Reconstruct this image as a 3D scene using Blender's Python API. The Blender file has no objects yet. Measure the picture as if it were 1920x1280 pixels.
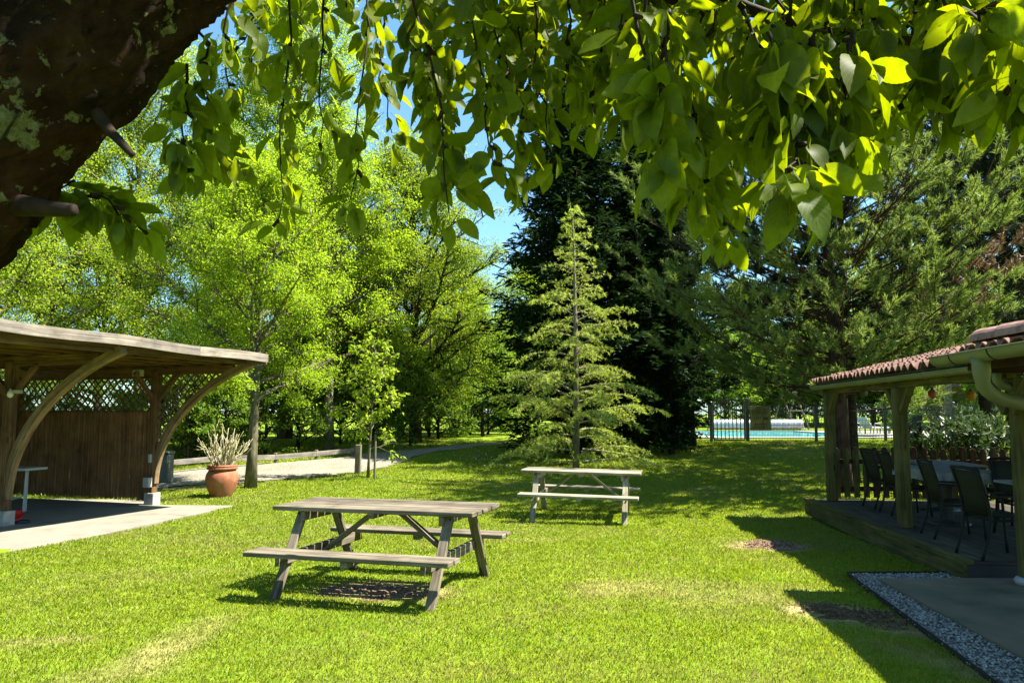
import bpy, math, random
import numpy as np
from mathutils import Vector, Matrix, noise as mnoise

sc = bpy.context.scene
COL = sc.collection
rng = np.random.default_rng(7)
random.seed(7)

# ------------------------------------------------------------------ camera model
H = 1.7
FPX = 1440.0
PITCH = math.atan(136 / FPX)
CF = np.array([0, math.cos(PITCH), math.sin(PITCH)])
CU = np.array([0, -math.sin(PITCH), math.cos(PITCH)])
CR = np.array([1.0, 0, 0])
CAM = np.array([0, 0, H])
KY = [-60, 6.4, 9.6, 12.8, 16, 19, 23.4, 28.7, 33, 45, 64, 400]
KZ = [0, 0, -.05, -.13, -.1, -.02, .13, .53, .68, .70, 1.0, 1.5]


def gz(y):
    return np.interp(y, KY, KZ)


def ray(px, py):
    d = CF * FPX + CR * (px - 960) + CU * (640 - py)
    return d / d[1]


def at(px, py, y):
    return CAM + ray(px, py) * y


def onz(px, py, z):
    d = ray(px, py)
    return CAM + d * ((z - H) / d[2])


def G(px, py):
    d = ray(px, py)
    lo = 1.0
    for t in np.arange(1, 300, .25):
        q = CAM + d * t
        if q[2] < gz(q[1]):
            lo = t - .25
            break
    for _ in range(30):
        q = CAM + d * (lo + .005)
        if q[2] < gz(q[1]):
            break
        lo += .01
    q = CAM + d * lo
    return np.array([q[0], q[1], gz(q[1])])


# ------------------------------------------------------------------ materials
def new_mat(name):
    m = bpy.data.materials.new(name)
    m.use_nodes = True
    nt = m.node_tree
    nt.nodes.clear()
    out = nt.nodes.new('ShaderNodeOutputMaterial')
    return m, nt, out


def N(nt, t, **kw):
    n = nt.nodes.new(t)
    for k, v in kw.items():
        setattr(n, k, v)
    return n


def L(nt, a, b):
    nt.links.new(a, b)


def coords(nt, kind='Object', scale=(1, 1, 1)):
    tc = N(nt, 'ShaderNodeTexCoord')
    mp = N(nt, 'ShaderNodeMapping')
    mp.inputs['Scale'].default_value = scale
    L(nt, tc.outputs[kind], mp.inputs[0])
    return mp.outputs[0]


def noise_tex(nt, vec, scale, detail=4, rough=.55, dist=0):
    n = N(nt, 'ShaderNodeTexNoise')
    n.inputs['Scale'].default_value = scale
    n.inputs['Detail'].default_value = detail
    n.inputs['Roughness'].default_value = rough
    n.inputs['Distortion'].default_value = dist
    L(nt, vec, n.inputs['Vector'])
    return n.outputs['Fac']


def ramp(nt, fac, stops):
    r = N(nt, 'ShaderNodeValToRGB')
    els = r.color_ramp.elements
    while len(els) < len(stops):
        els.new(.5)
    for e, (p, c) in zip(els, stops):
        e.position = p
        e.color = tuple(c) + (1,) if len(c) == 3 else c
    L(nt, fac, r.inputs[0])
    return r.outputs[0]


def mixc(nt, fac, a, b, mode='MIX'):
    m = N(nt, 'ShaderNodeMix', data_type='RGBA', blend_type=mode)
    if isinstance(fac, (int, float)):
        m.inputs[0].default_value = fac
    else:
        L(nt, fac, m.inputs[0])
    for i, v in ((6, a), (7, b)):
        if isinstance(v, (tuple, list)):
            m.inputs[i].default_value = tuple(v) + (1,)
        else:
            L(nt, v, m.inputs[i])
    return m.outputs[2]


def pbsdf(nt, out, col, rough=.8, spec=.3, metal=0, bump=None, bstr=.3, bdist=.01):
    b = N(nt, 'ShaderNodeBsdfPrincipled')
    if isinstance(col, (tuple, list)):
        b.inputs['Base Color'].default_value = tuple(col) + (1,)
    else:
        L(nt, col, b.inputs['Base Color'])
    b.inputs['Roughness'].default_value = rough
    b.inputs['Specular IOR Level'].default_value = spec
    b.inputs['Metallic'].default_value = metal
    if bump is not None:
        bp = N(nt, 'ShaderNodeBump')
        bp.inputs['Strength'].default_value = bstr
        bp.inputs['Distance'].default_value = bdist
        L(nt, bump, bp.inputs['Height'])
        L(nt, bp.outputs[0], b.inputs['Normal'])
    L(nt, b.outputs[0], out.inputs[0])
    return b


def mat_noise(name, stops, scale=6, detail=6, rough=.85, spec=.2, bstr=.3, bdist=.01, metal=0, kind='Object', vscale=(1, 1, 1), dist=0):
    m, nt, out = new_mat(name)
    v = coords(nt, kind, vscale)
    f = noise_tex(nt, v, scale, detail, .6, dist)
    pbsdf(nt, out, ramp(nt, f, stops), rough, spec, metal, f, bstr, bdist)
    return m


def mat_wood(name, dark, mid, light, grain=1.0, rough=.85, moss=None, spec=.15):
    m, nt, out = new_mat(name)
    v = coords(nt, 'UV', (1.3, 38 * grain, 1))
    f = noise_tex(nt, v, 1.0, 7, .62, .6)
    v2 = coords(nt, 'UV', (.9, 7, 1))
    f2 = noise_tex(nt, v2, 1.0, 3, .5, .2)
    c = ramp(nt, f, [(.28, dark), (.5, mid), (.72, light)])
    c2 = ramp(nt, f2, [(.3, (.55, .55, .55)), (.7, (1.15, 1.12, 1.08))])
    c = mixc(nt, .8, c, c2, 'MULTIPLY')
    geo = N(nt, 'ShaderNodeNewGeometry')
    c = mixc(nt, 1, c, ramp(nt, geo.outputs['Random Per Island'], [(0, (.72, .72, .72)), (.5, (1, .99, .97)), (1, (1.25, 1.24, 1.2))]), 'MULTIPLY')
    # knots
    vk = coords(nt, 'UV', (1.6, 9, 1))
    vor = N(nt, 'ShaderNodeTexVoronoi')
    vor.inputs['Scale'].default_value = 1.0
    L(nt, vk, vor.inputs['Vector'])
    kn = ramp(nt, vor.outputs['Distance'], [(.06, (1, 1, 1)), (.13, (0, 0, 0))])
    c = mixc(nt, kn, c, tuple(x * .45 for x in dark))
    vs = coords(nt, 'Object', (1, 1, 1))
    fs = noise_tex(nt, vs, 2.6, 6, .65, .3)
    c = mixc(nt, .85, c, ramp(nt, fs, [(.32, (.55, .54, .5)), (.5, (1, 1, 1)), (.68, (1.3, 1.28, 1.2))]), 'MULTIPLY')
    if moss:
        vo = coords(nt, 'Object', (1, 1, 1))
        fm = noise_tex(nt, vo, 3.5, 5, .6)
        fm = ramp(nt, fm, [(.42, (0, 0, 0)), (.62, (.75, .75, .75))])
        c = mixc(nt, fm, c, moss)
    pbsdf(nt, out, c, rough, spec, 0, f, .35, .004)
    return m


def mat_leaf(name, cols, trans=.45, tcol=(.32, .46, .02), gloss=.06, rough=.45, veins=False, dry=None):
    """leaf shader: diffuse + translucent, tint differs leaf by leaf"""
    m, nt, out = new_mat(name)
    geo = N(nt, 'ShaderNodeNewGeometry')
    n = len(cols)
    c = ramp(nt, geo.outputs['Random Per Island'], [(i / max(1, n - 1), cc) for i, cc in enumerate(cols)])
    tc = mixc(nt, .55, c, tcol)
    if dry is not None:
        at_ = N(nt, 'ShaderNodeAttribute', attribute_name='dry')
        c = mixc(nt, at_.outputs['Fac'], c, dry)
        tc = mixc(nt, at_.outputs['Fac'], tc, tuple(x * 1.2 for x in dry))
    if veins:
        uv = N(nt, 'ShaderNodeTexCoord')
        sp = N(nt, 'ShaderNodeSeparateXYZ')
        L(nt, uv.outputs['UV'], sp.inputs[0])
        ab = N(nt, 'ShaderNodeMath', operation='ABSOLUTE')
        L(nt, sp.outputs[0], ab.inputs[0])
        # side veins: sin((v - .35|u|)*k)
        mu = N(nt, 'ShaderNodeMath', operation='MULTIPLY_ADD')
        L(nt, ab.outputs[0], mu.inputs[0])
        mu.inputs[1].default_value = -.34
        L(nt, sp.outputs[1], mu.inputs[2])
        mk = N(nt, 'ShaderNodeMath', operation='MULTIPLY')
        L(nt, mu.outputs[0], mk.inputs[0])
        mk.inputs[1].default_value = 55
        sn = N(nt, 'ShaderNodeMath', operation='SINE')
        L(nt, mk.outputs[0], sn.inputs[0])
        vm = ramp(nt, sn.outputs[0], [(.7, (0, 0, 0)), (.97, (.85, .85, .85))])
        mid = ramp(nt, ab.outputs[0], [(.03, (.8, .8, .8)), (.08, (0, 0, 0))])
        vv = mixc(nt, 1.0, vm, mid, 'LIGHTEN')
        fo = noise_tex(nt, coords(nt, 'Object'), 55, 4, .6)
        mot = ramp(nt, fo, [(.3, (.72, .74, .7)), (.7, (1.2, 1.17, 1.1))])
        c = mixc(nt, 1, c, mot, 'MULTIPLY')
        tc = mixc(nt, 1, tc, mot, 'MULTIPLY')
        c = mixc(nt, vv, c, tuple(min(1, x * 1.5 + .01) for x in cols[len(cols) // 2]))
        tc = mixc(nt, vv, tc, tuple(x * .55 for x in tcol))
    d = N(nt, 'ShaderNodeBsdfDiffuse')
    L(nt, c, d.inputs[0])
    t = N(nt, 'ShaderNodeBsdfTranslucent')
    L(nt, tc, t.inputs[0])
    mx = N(nt, 'ShaderNodeMixShader')
    mx.inputs[0].default_value = trans
    L(nt, d.outputs[0], mx.inputs[1])
    L(nt, t.outputs[0], mx.inputs[2])
    g = N(nt, 'ShaderNodeBsdfGlossy')
    g.inputs['Roughness'].default_value = rough
    g.inputs[0].default_value = (1, 1, 1, 1)
    mx2 = N(nt, 'ShaderNodeMixShader')
    mx2.inputs[0].default_value = gloss
    L(nt, mx.outputs[0], mx2.inputs[1])
    L(nt, g.outputs[0], mx2.inputs[2])
    L(nt, mx2.outputs[0], out.inputs[0])
    return m


def mat_plain(name, col, rough=.6, spec=.3, metal=0, var=.15, scale=9):
    a = tuple(max(0, x * (1 - var)) for x in col)
    b = tuple(min(1, x * (1 + var)) for x in col)
    return mat_noise(name, [(.3, a), (.7, b)], scale, 4, rough, spec, .05, .003, metal)


M = {}
M['table_wood'] = mat_wood('weathered table wood', (.036, .029, .021), (.11, .093, .067), (.2, .177, .133))
M['pale_wood'] = mat_wood('sun bleached table wood', (.085, .074, .052), (.2, .178, .128), (.3, .272, .2))
M['shelter_wood'] = mat_wood('brown shelter timber', (.034, .018, .008), (.095, .053, .026), (.16, .098, .052))
M['arch_wood'] = mat_wood('bounce lit glued timber', (.07, .045, .024), (.17, .115, .062), (.26, .185, .105))  # glued timber, lightened: bounce light off the slab is put into the colour
M['fascia_wood'] = mat_wood('grey fascia board', (.055, .047, .04), (.19, .164, .137), (.34, .305, .262))
M['porch_wood'] = mat_wood('green treated porch timber', (.028, .025, .006), (.065, .058, .018), (.1, .09, .034), .6)
M['deck_wood'] = mat_wood('grey deck boards', (.026, .022, .013), (.05, .043, .028), (.078, .068, .047))
M['picket_wood'] = mat_wood('red brown picket wood', (.016, .007, .003), (.038, .017, .007), (.06, .03, .013))
M['post_wood'] = mat_wood('grey stake wood', (.05, .045, .03), (.12, .105, .075), (.2, .18, .13))
M['rail_wood'] = mat_wood('silvered rail wood', (.075, .069, .058), (.145, .134, .115), (.23, .215, .19))
M['reed'] = mat_wood('dark reed canes', (.1, .05, .02), (.2, .105, .047), (.29, .172, .088))
M['lattice'] = mat_wood('brown lattice strips', (.04, .026, .015), (.11, .075, .05), (.2, .15, .1))
M['terracotta'] = mat_noise('terracotta pot clay', [(.3, (.16, .055, .025)), (.5, (.24, .088, .042)), (.7, (.29, .135, .075))], 5, 6, .8, .2, .2, .01)
M['dry_stem'] = mat_noise('dry pale stems', [(.3, (.2, .175, .09)), (.7, (.34, .3, .18))], 14, 4, .8, .2)
M['tile'] = mat_noise('old clay roof tiles', [(.25, (.05, .03, .022)), (.45, (.12, .064, .046)), (.62, (.18, .1, .075)), (.8, (.25, .18, .145))], 7, 7, .85, .2, .25, .01)
M['ridge_tile'] = mat_noise('mortared ridge tiles', [(.3, (.12, .065, .05)), (.55, (.24, .135, .11)), (.75, (.29, .2, .165))], 9, 7, .9, .15, .5, .01)
M['moss'] = mat_noise('yellow lichen crust', [(.35, (.16, .13, .05)), (.55, (.36, .27, .03)), (.75, (.2, .16, .08))], 22, 6, .95, .1, .8, .02)
M['gutter'] = mat_noise('drab green metal gutter', [(.3, (.095, .1, .045)), (.7, (.14, .14, .072))], 3, 5, .5, .35, .05, .003)
M['concrete'] = mat_noise('pale concrete slab', [(.25, (.105, .094, .07)), (.45, (.16, .146, .112)), (.6, (.178, .163, .126)), (.8, (.195, .18, .142))], 2.2, 8, .9, .15, .2, .004)
M['footing'] = mat_noise('grey footing block', [(.3, (.2, .19, .16)), (.7, (.34, .32, .28))], 8, 6, .9, .15, .3, .006)
M['paving'] = mat_noise('grey stone paving', [(.25, (.05, .044, .025)), (.45, (.1, .087, .053)), (.58, (.14, .104, .062)), (.75, (.18, .155, .102))], 1.6, 8, .8, .25, .2, .004)
M['black_metal'] = mat_plain('black coated metal', (.012, .013, .012), .45, .4)
M['wire'] = mat_plain('dark green wire', (.02, .035, .025), .5, .35)
M['sign_board'] = mat_wood('olive sign board', (.085, .08, .026), (.16, .145, .05), (.21, .19, .07))
M['sign_ink'] = mat_plain('dark sign lettering', (.016, .014, .006), .7, .2)
M['silver'] = mat_noise('silver pool cover foil', [(.3, (.2, .205, .22)), (.7, (.32, .325, .34))], 5, 4, .4, .5, .1, .01, .3)
M['white_plastic'] = mat_plain('white plastic', (.28, .28, .27), .5, .4, 0, .06)
M['white_metal'] = mat_plain('white painted metal', (.32, .32, .3), .45, .4, 0, .08)
M['bin'] = mat_plain('grey green plastic', (.06, .085, .07), .55, .3)
M['red_plastic'] = mat_plain('red plastic', (.5, .02, .015), .35, .5, 0, .08)
M['dark_edge'] = mat_plain('dark rusted steel edging', (.028, .024, .018), .8, .2)
M['dark_hose'] = mat_plain('dark rubber', (.03, .035, .035), .5, .3)
M['chair_frame'] = mat_plain('black chair frame', (.006, .006, .006), .6, .2)
M['sling'] = mat_noise('olive grey sling fabric', [(.3, (.009, .0095, .004)), (.7, (.017, .018, .008))], 80, 3, .8, .2, .2, .002)
M['cloth'] = mat_noise('grey white tablecloth', [(.3, (.13, .132, .12)), (.7, (.2, .202, .185))], 6, 4, .85, .15)
M['table_dark'] = mat_plain('dark table base', (.02, .02, .02), .5, .3)
M['lantern'] = mat_noise('amber paper lantern', [(.3, (.3, .11, .008)), (.7, (.42, .19, .02))], 12, 3, .6, .3)
M['lantern_red'] = mat_noise('rusty red lantern', [(.3, (.2, .05, .025)), (.7, (.33, .1, .05))], 12, 3, .6, .3)
M['glass'] = mat_plain('clear lamp glass', (.5, .52, .5), .1, .6)
M['brick'] = None
M['pine_bark'] = mat_noise('scaly pine bark', [(.3, (.012, .007, .005)), (.5, (.045, .025, .017)), (.68, (.085, .05, .035)), (.8, (.2, .16, .125))], 9, 7, .95, .1, 1.0, .04, 0, 'Object', (1, 1, .35), .4)
M['grey_bark'] = mat_noise('grey green trunk bark', [(.3, (.04, .034, .02)), (.5, (.09, .08, .045)), (.72, (.17, .15, .09))], 12, 6, .95, .1, .5, .02, 0, 'Object', (1, 1, .3))
M['dark_bark'] = mat_noise('dark twig bark', [(.3, (.012, .009, .006)), (.7, (.05, .038, .026))], 14, 5, .95, .1, .4, .01)
M['cedar_bark'] = mat_noise('pale cedar bark', [(.3, (.09, .08, .05)), (.7, (.2, .18, .12))], 14, 5, .95, .1, .4, .01)
M['twig'] = mat_noise('cherry twig bark', [(.3, (.008, .0045, .003)), (.7, (.028, .015, .008))], 30, 4, .8, .2, .3, .003)

# foliage
M['cherry_leaf'] = mat_leaf('cherry leaves', [(.035, .06, .001), (.055, .082, .001), (.075, .1, .002), (.1, .12, .002)], .6, (.42, .52, .002), .01, .5, True)
M['ash_leaf'] = mat_leaf('fresh yellow green leaves', [(.115, .185, .014), (.16, .245, .018), (.205, .285, .026), (.26, .31, .042)], .56, (.44, .58, .014), .004)
M['lime_leaf'] = mat_leaf('lime green leaves', [(.115, .19, .012), (.16, .25, .015), (.2, .29, .019), (.23, .31, .026)], .56, (.44, .6, .012), .004)
M['olive_leaf'] = mat_leaf('olive green leaves', [(.08, .13, .012), (.115, .175, .016), (.16, .21, .022), (.2, .245, .045)], .54, (.4, .53, .015), .004)
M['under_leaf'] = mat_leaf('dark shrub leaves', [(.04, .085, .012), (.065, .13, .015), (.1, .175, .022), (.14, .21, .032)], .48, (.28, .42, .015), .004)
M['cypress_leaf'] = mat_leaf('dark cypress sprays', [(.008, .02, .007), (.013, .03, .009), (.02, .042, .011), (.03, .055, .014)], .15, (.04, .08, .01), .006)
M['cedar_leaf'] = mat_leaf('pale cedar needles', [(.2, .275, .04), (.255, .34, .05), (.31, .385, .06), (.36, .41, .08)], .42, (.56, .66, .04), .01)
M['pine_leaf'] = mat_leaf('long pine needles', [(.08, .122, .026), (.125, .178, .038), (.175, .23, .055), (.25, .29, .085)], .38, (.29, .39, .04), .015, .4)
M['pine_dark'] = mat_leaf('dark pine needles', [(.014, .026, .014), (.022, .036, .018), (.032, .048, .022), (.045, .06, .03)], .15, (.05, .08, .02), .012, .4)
M['pine_dead'] = mat_leaf('dead brown needles', [(.13, .075, .035), (.17, .105, .05), (.2, .145, .075)], .25, (.2, .1, .04), .03)
M['oleander_leaf'] = mat_leaf('glossy narrow leaves', [(.02, .04, .012), (.035, .06, .018), (.05, .08, .025)], .25, (.08, .14, .02), .04, .4)
M['blossom'] = mat_leaf('pale cream blossom', [(.3, .3, .16), (.45, .44, .28), (.2, .26, .08)], .4, (.45, .45, .2), .03)
M['daisy'] = mat_plain('white daisy petals', (.75, .75, .72), .7, .1, 0, .05)
M['grass'] = mat_leaf('lawn blades', [(.09, .155, .005), (.122, .192, .006), (.158, .222, .008), (.195, .238, .014), (.25, .255, .045)], .45, (.38, .44, .005), .015, .5, False, (.3, .235, .1))


def mat_ground():
    m, nt, out = new_mat('lawn soil and thatch')
    v = coords(nt, 'Object')
    f = noise_tex(nt, v, 5, 8, .65)
    f2 = noise_tex(nt, v, .35, 4, .5)
    c = ramp(nt, f, [(.3, (.08, .125, .01)), (.5, (.12, .172, .012)), (.7, (.16, .2, .022))])
    c2 = ramp(nt, f2, [(.35, (.85, .95, .8)), (.65, (1.12, 1.03, .9))])
    c = mixc(nt, 1, c, c2, 'MULTIPLY')
    a = N(nt, 'ShaderNodeAttribute', attribute_name='dry')
    cd = ramp(nt, f, [(.35, (.13, .095, .04)), (.65, (.3, .235, .11))])
    c = mixc(nt, a.outputs['Fac'], c, cd)
    fb = noise_tex(nt, v, 40, 5, .7)
    pbsdf(nt, out, c, .95, .05, 0, fb, .5, .02)
    return m


def mat_gravel(name, stops, scale=45, bstr=.8):
    m, nt, out = new_mat(name)
    v = coords(nt, 'Object')
    vor = N(nt, 'ShaderNodeTexVoronoi')
    vor.inputs['Scale'].default_value = scale
    L(nt, v, vor.inputs['Vector'])
    sp = N(nt, 'ShaderNodeSeparateColor')
    L(nt, vor.outputs['Color'], sp.inputs[0])
    c = ramp(nt, sp.outputs[0], stops)
    f = noise_tex(nt, v, .8, 5, .6)
    c = mixc(nt, .7, c, ramp(nt, f, [(.3, (.7, .68, .6)), (.7, (1.15, 1.12, 1.1))]), 'MULTIPLY')
    pbsdf(nt, out, c, .95, .1, 0, vor.outputs['Distance'], bstr, .02)
    return m


M['ground'] = mat_ground()
M['drive'] = mat_gravel('pale drive gravel', [(0, (.12, .105, .075)), (.5, (.2, .18, .135)), (1, (.28, .26, .215))])
M['pebble'] = mat_noise('grey white pebbles', [(.3, (.1, .094, .08)), (.5, (.25, .235, .2)), (.75, (.46, .44, .39))], 25, 3, .85, .2, .2, .003)
M['gravel_bed'] = mat_gravel('pebble bed', [(0, (.06, .06, .055)), (.6, (.16, .16, .15)), (1, (.3, .3, .29))], 60)
M['soil'] = mat_noise('crumbly brown soil', [(.3, (.05, .032, .019)), (.55, (.16, .105, .065)), (.75, (.31, .22, .145))], 26, 8, .95, .05, .8, .02)
M['soil_dark'] = mat_noise('dark brown soil', [(.3, (.035, .023, .012)), (.55, (.095, .064, .034)), (.75, (.2, .145, .085))], 30, 8, .95, .05, .8, .02)  # darker stops and finer noise than the other soil
M['coping'] = mat_noise('pale pool paving', [(.3, (.24, .225, .18)), (.7, (.31, .29, .235))], 1.5, 6, .85, .15, .1, .004)


def mat_water():
    m, nt, out = new_mat('turquoise pool water')
    v = coords(nt, 'Object')
    f = noise_tex(nt, v, 1.6, 3, .5)
    b = pbsdf(nt, out, (.06, .42, .44), .08, .5, 0, f, .12, .05)
    return m


M['water'] = mat_water()


def mat_brick():
    m, nt, out = new_mat('brown brickwork')
    v = coords(nt, 'UV')
    b = N(nt, 'ShaderNodeTexBrick')
    b.inputs['Color1'].default_value = (.2, .1, .055, 1)
    b.inputs['Color2'].default_value = (.28, .15, .085, 1)
    b.inputs['Mortar'].default_value = (.3, .27, .22, 1)
    b.inputs['Scale'].default_value = 5
    L(nt, v, b.inputs['Vector'])
    pbsdf(nt, out, b.outputs[0], .9, .1, 0, b.outputs['Fac'], .3, .01)
    return m


M['brick'] = mat_brick()


def mat_cherry_bark():
    m, nt, out = new_mat('lichen covered cherry bark')
    v = coords(nt, 'Object')
    f = noise_tex(nt, v, 9, 10, .72, .5)
    c = ramp(nt, f, [(.3, (.006, .003, .002)), (.46, (.022, .011, .006)), (.6, (.046, .024, .012)), (.76, (.075, .048, .028))])
    fr = noise_tex(nt, v, 2.2, 4, .6)
    c = mixc(nt, ramp(nt, fr, [(.5, (0, 0, 0)), (.68, (.5, .5, .5))]), c, (.07, .024, .008))
    fl = noise_tex(nt, v, 15, 7, .66, .4)
    fl2 = noise_tex(nt, v, 3.2, 3, .5)
    hf = N(nt, 'ShaderNodeMath', operation='MULTIPLY_ADD')
    hf.inputs[1].default_value = .55
    L(nt, fl2, hf.inputs[0])
    hq = N(nt, 'ShaderNodeMath', operation='MULTIPLY')
    hq.inputs[1].default_value = .45
    L(nt, fl, hq.inputs[0])
    L(nt, hq.outputs[0], hf.inputs[2])
    lm = ramp(nt, hf.outputs[0], [(.558, (0, 0, 0)), (.572, (1, 1, 1))])
    fc = noise_tex(nt, v, 70, 4, .6)
    lc = ramp(nt, fc, [(.35, (.1, .095, .04)), (.65, (.24, .235, .12))])
    c = mixc(nt, lm, c, lc)
    vu = coords(nt, 'UV', (2.2, 7, 1))
    fb1 = noise_tex(nt, vu, 2.6, 9, .72, 1.2)
    fb2 = noise_tex(nt, v, 34, 8, .75, .3)
    mxh = mixc(nt, .4, fb1, fb2)
    cv = ramp(nt, fb1, [(.36, (.85, .85, .85)), (.46, (0, 0, 0))])
    c = mixc(nt, cv, c, (.006, .004, .002))
    spk = noise_tex(nt, v, 46, 3, .5)
    c = mixc(nt, ramp(nt, spk, [(.66, (0, 0, 0)), (.69, (.8, .8, .8))]), c, (.17, .16, .08))
    pbsdf(nt, out, c, .95, .08, 0, mxh, 1.0, .06)
    return m


M['cherry_bark'] = mat_cherry_bark()


# ------------------------------------------------------------------ mesh helpers
def rotz(a):
    c, s = math.cos(a), math.sin(a)
    return np.array([[c, -s, 0], [s, c, 0], [0, 0, 1.0]])


def frame_from(d, up=(0, 0, 1)):
    d = np.array(d, float)
    d /= np.linalg.norm(d)
    up = np.array(up, float)
    s = np.cross(up, d)
    if np.linalg.norm(s) < 1e-5:
        s = np.cross((1.0, 0, 0), d)
    s /= np.linalg.norm(s)
    u = np.cross(d, s)
    return np.stack([d, s, u], 1)      # columns: along, side, up


class MB:
    def __init__(self):
        self.v, self.f, self.uv = [], [], []

    def face(self, ids, uvs=None):
        self.f.append(tuple(ids))
        self.uv.append(uvs if uvs is not None else [(0, 0)] * len(ids))

    def box(self, c, s, R=None, jit=0.0):
        """box of full size s at centre c; R columns are its axes; grain runs along axis 0"""
        c = np.array(c, float)
        hx, hy, hz = s[0] / 2, s[1] / 2, s[2] / 2
        R = np.eye(3) if R is None else R
        b = len(self.v)
        loc = []
        for x in (-hx, hx):
            for y in (-hy, hy):
                for z in (-hz, hz):
                    q = np.array([x, y, z])
                    if jit:
                        q = q + np.array([random.uniform(-jit, jit) for _ in range(3)])
                    loc.append(q)
                    self.v.append(c + R @ q)
        o1, o2 = random.uniform(0, 50), random.uniform(0, 50)
        long = int(np.argmax(s))
        for ids, ax in (((0, 1, 3, 2), 0), ((4, 6, 7, 5), 0), ((0, 4, 5, 1), 1), ((2, 3, 7, 6), 1), ((0, 2, 6, 4), 2), ((1, 5, 7, 3), 2)):
            rest = [a for a in range(3) if a != ax]
            if long in rest:
                ua, va = long, [a for a in rest if a != long][0]
                k = 1.0
            else:
                ua, va = rest
                k = 1.0
            self.face([b + i for i in ids], [(loc[i][ua] * k + o1 + ax * 3.1, loc[i][va] + o2 + ax * 1.7) for i in ids])
        return self

    def beam(self, p0, p1, w, h, up=(0, 0, 1), ext=0):
        p0, p1 = np.array(p0, float), np.array(p1, float)
        R = frame_from(p1 - p0, up)
        return self.box((p0 + p1) / 2, (np.linalg.norm(p1 - p0) + 2 * ext, w, h), R)

    def tube(self, pts, rad, n=8, cap=True, bump=None):
        pts = [np.array(p, float) for p in pts]
        m = len(pts)
        if not hasattr(rad, '__len__'):
            rad = [rad] * m
        b = len(self.v)
        prev = None
        ln = 0
        o = random.uniform(0, 30)
        lens = []
        for i in range(m):
            t = pts[min(i + 1, m - 1)] - pts[max(i - 1, 0)]
            t = t / (np.linalg.norm(t) + 1e-9)
            if prev is None:
                ref = np.array([0, 0, 1.0]) if abs(t[2]) < .9 else np.array([1.0, 0, 0])
                s = np.cross(ref, t)
            else:
                s = prev - t * (prev @ t)
            s /= np.linalg.norm(s) + 1e-9
            prev = s
            u = np.cross(t, s)
            if i:
                ln += np.linalg.norm(pts[i] - pts[i - 1])
            lens.append(ln)
            for k in range(n):
                a = 2 * math.pi * k / n
                r = rad[i] * (bump(pts[i], a) if bump else 1)
                self.v.append(pts[i] + (s * math.cos(a) + u * math.sin(a)) * r)
        for i in range(m - 1):
            for k in range(n):
                k2 = (k + 1) % n
                w = 2 * math.pi * max(rad[i], .01) / n
                self.face((b + i * n + k, b + i * n + k2, b + (i + 1) * n + k2, b + (i + 1) * n + k),
                          [(lens[i] + o, k * w), (lens[i] + o, (k + 1) * w), (lens[i + 1] + o, (k + 1) * w), (lens[i + 1] + o, k * w)])
        if cap:
            self.face([b + k for k in range(n)][::-1])
            self.face([b + (m - 1) * n + k for k in range(n)])
        return self

    def lathe(self, c, prof, n=24, wob=0):
        c = np.array(c, float)
        b = len(self.v)
        for (r, z) in prof:
            for k in range(n):
                a = 2 * math.pi * k / n
                rr = r * (1 + wob * mnoise.noise(Vector((math.cos(a) * 1.5, math.sin(a) * 1.5, z * 3))))
                self.v.append(c + np.array([rr * math.cos(a), rr * math.sin(a), z]))
        for i in range(len(prof) - 1):
            for k in range(n):
                k2 = (k + 1) % n
                self.face((b + i * n + k, b + i * n + k2, b + (i + 1) * n + k2, b + (i + 1) * n + k),
                          [(k / n, prof[i][1]), ((k + 1) / n, prof[i][1]), ((k + 1) / n, prof[i + 1][1]), (k / n, prof[i + 1][1])])
        return self

    def grid(self, P, uv=True):
        """P: (m, n, 3) array of points"""
        m, n = P.shape[:2]
        b = len(self.v)
        self.v.extend(list(P.reshape(-1, 3)))
        for i in range(m - 1):
            for j in range(n - 1):
                ids = (b + i * n + j, b + (i + 1) * n + j, b + (i + 1) * n + j + 1, b + i * n + j + 1)
                self.face(ids, [(P[i, j, 0], P[i, j, 1]), (P[i + 1, j, 0], P[i + 1, j, 1]), (P[i + 1, j + 1, 0], P[i + 1, j + 1, 1]), (P[i, j + 1, 0], P[i, j + 1, 1])])
        return self

    def prism(self, poly, z0, z1):
        """upright prism over a plan polygon (list of xy)"""
        b = len(self.v)
        n = len(poly)
        for z in (z0, z1):
            for p in poly:
                self.v.append(np.array([p[0], p[1], z]))
        self.face([b + n + i for i in range(n)], [(p[0], p[1]) for p in poly])
        self.face([b + i for i in range(n)][::-1], [(p[0], p[1]) for p in poly][::-1])
        for i in range(n):
            j = (i + 1) % n
            self.face((b + i, b + j, b + n + j, b + n + i))
        return self

    def build(self, name, mat, parent=None, smooth=False, bevel=0, origin=None):
        me = bpy.data.meshes.new(name)
        V = np.array(self.v, float)
        o = bpy.data.objects.new(name, me)
        off = np.zeros(3)
        if parent is not None:
            p = parent
            while p is not None:
                off += np.array(p.location)
                p = p.parent
            o.parent = parent
        elif origin is not None:
            off = np.array(origin, float)
            o.location = origin
        me.from_pydata((V - off).tolist(), [], self.f)
        uvl = me.uv_layers.new(name='UVMap')
        flat = np.array([c for f in self.uv for c in f], float).ravel()
        uvl.data.foreach_set('uv', flat)
        me.materials.append(mat)
        if smooth:
            me.polygons.foreach_set('use_smooth', [True] * len(me.polygons))
        me.update()
        COL.objects.link(o)
        if bevel:
            bv = o.modifiers.new('edge', 'BEVEL')
            bv.width = bevel
            bv.segments = 1
            bv.limit_method = 'ANGLE'
        return o


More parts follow.
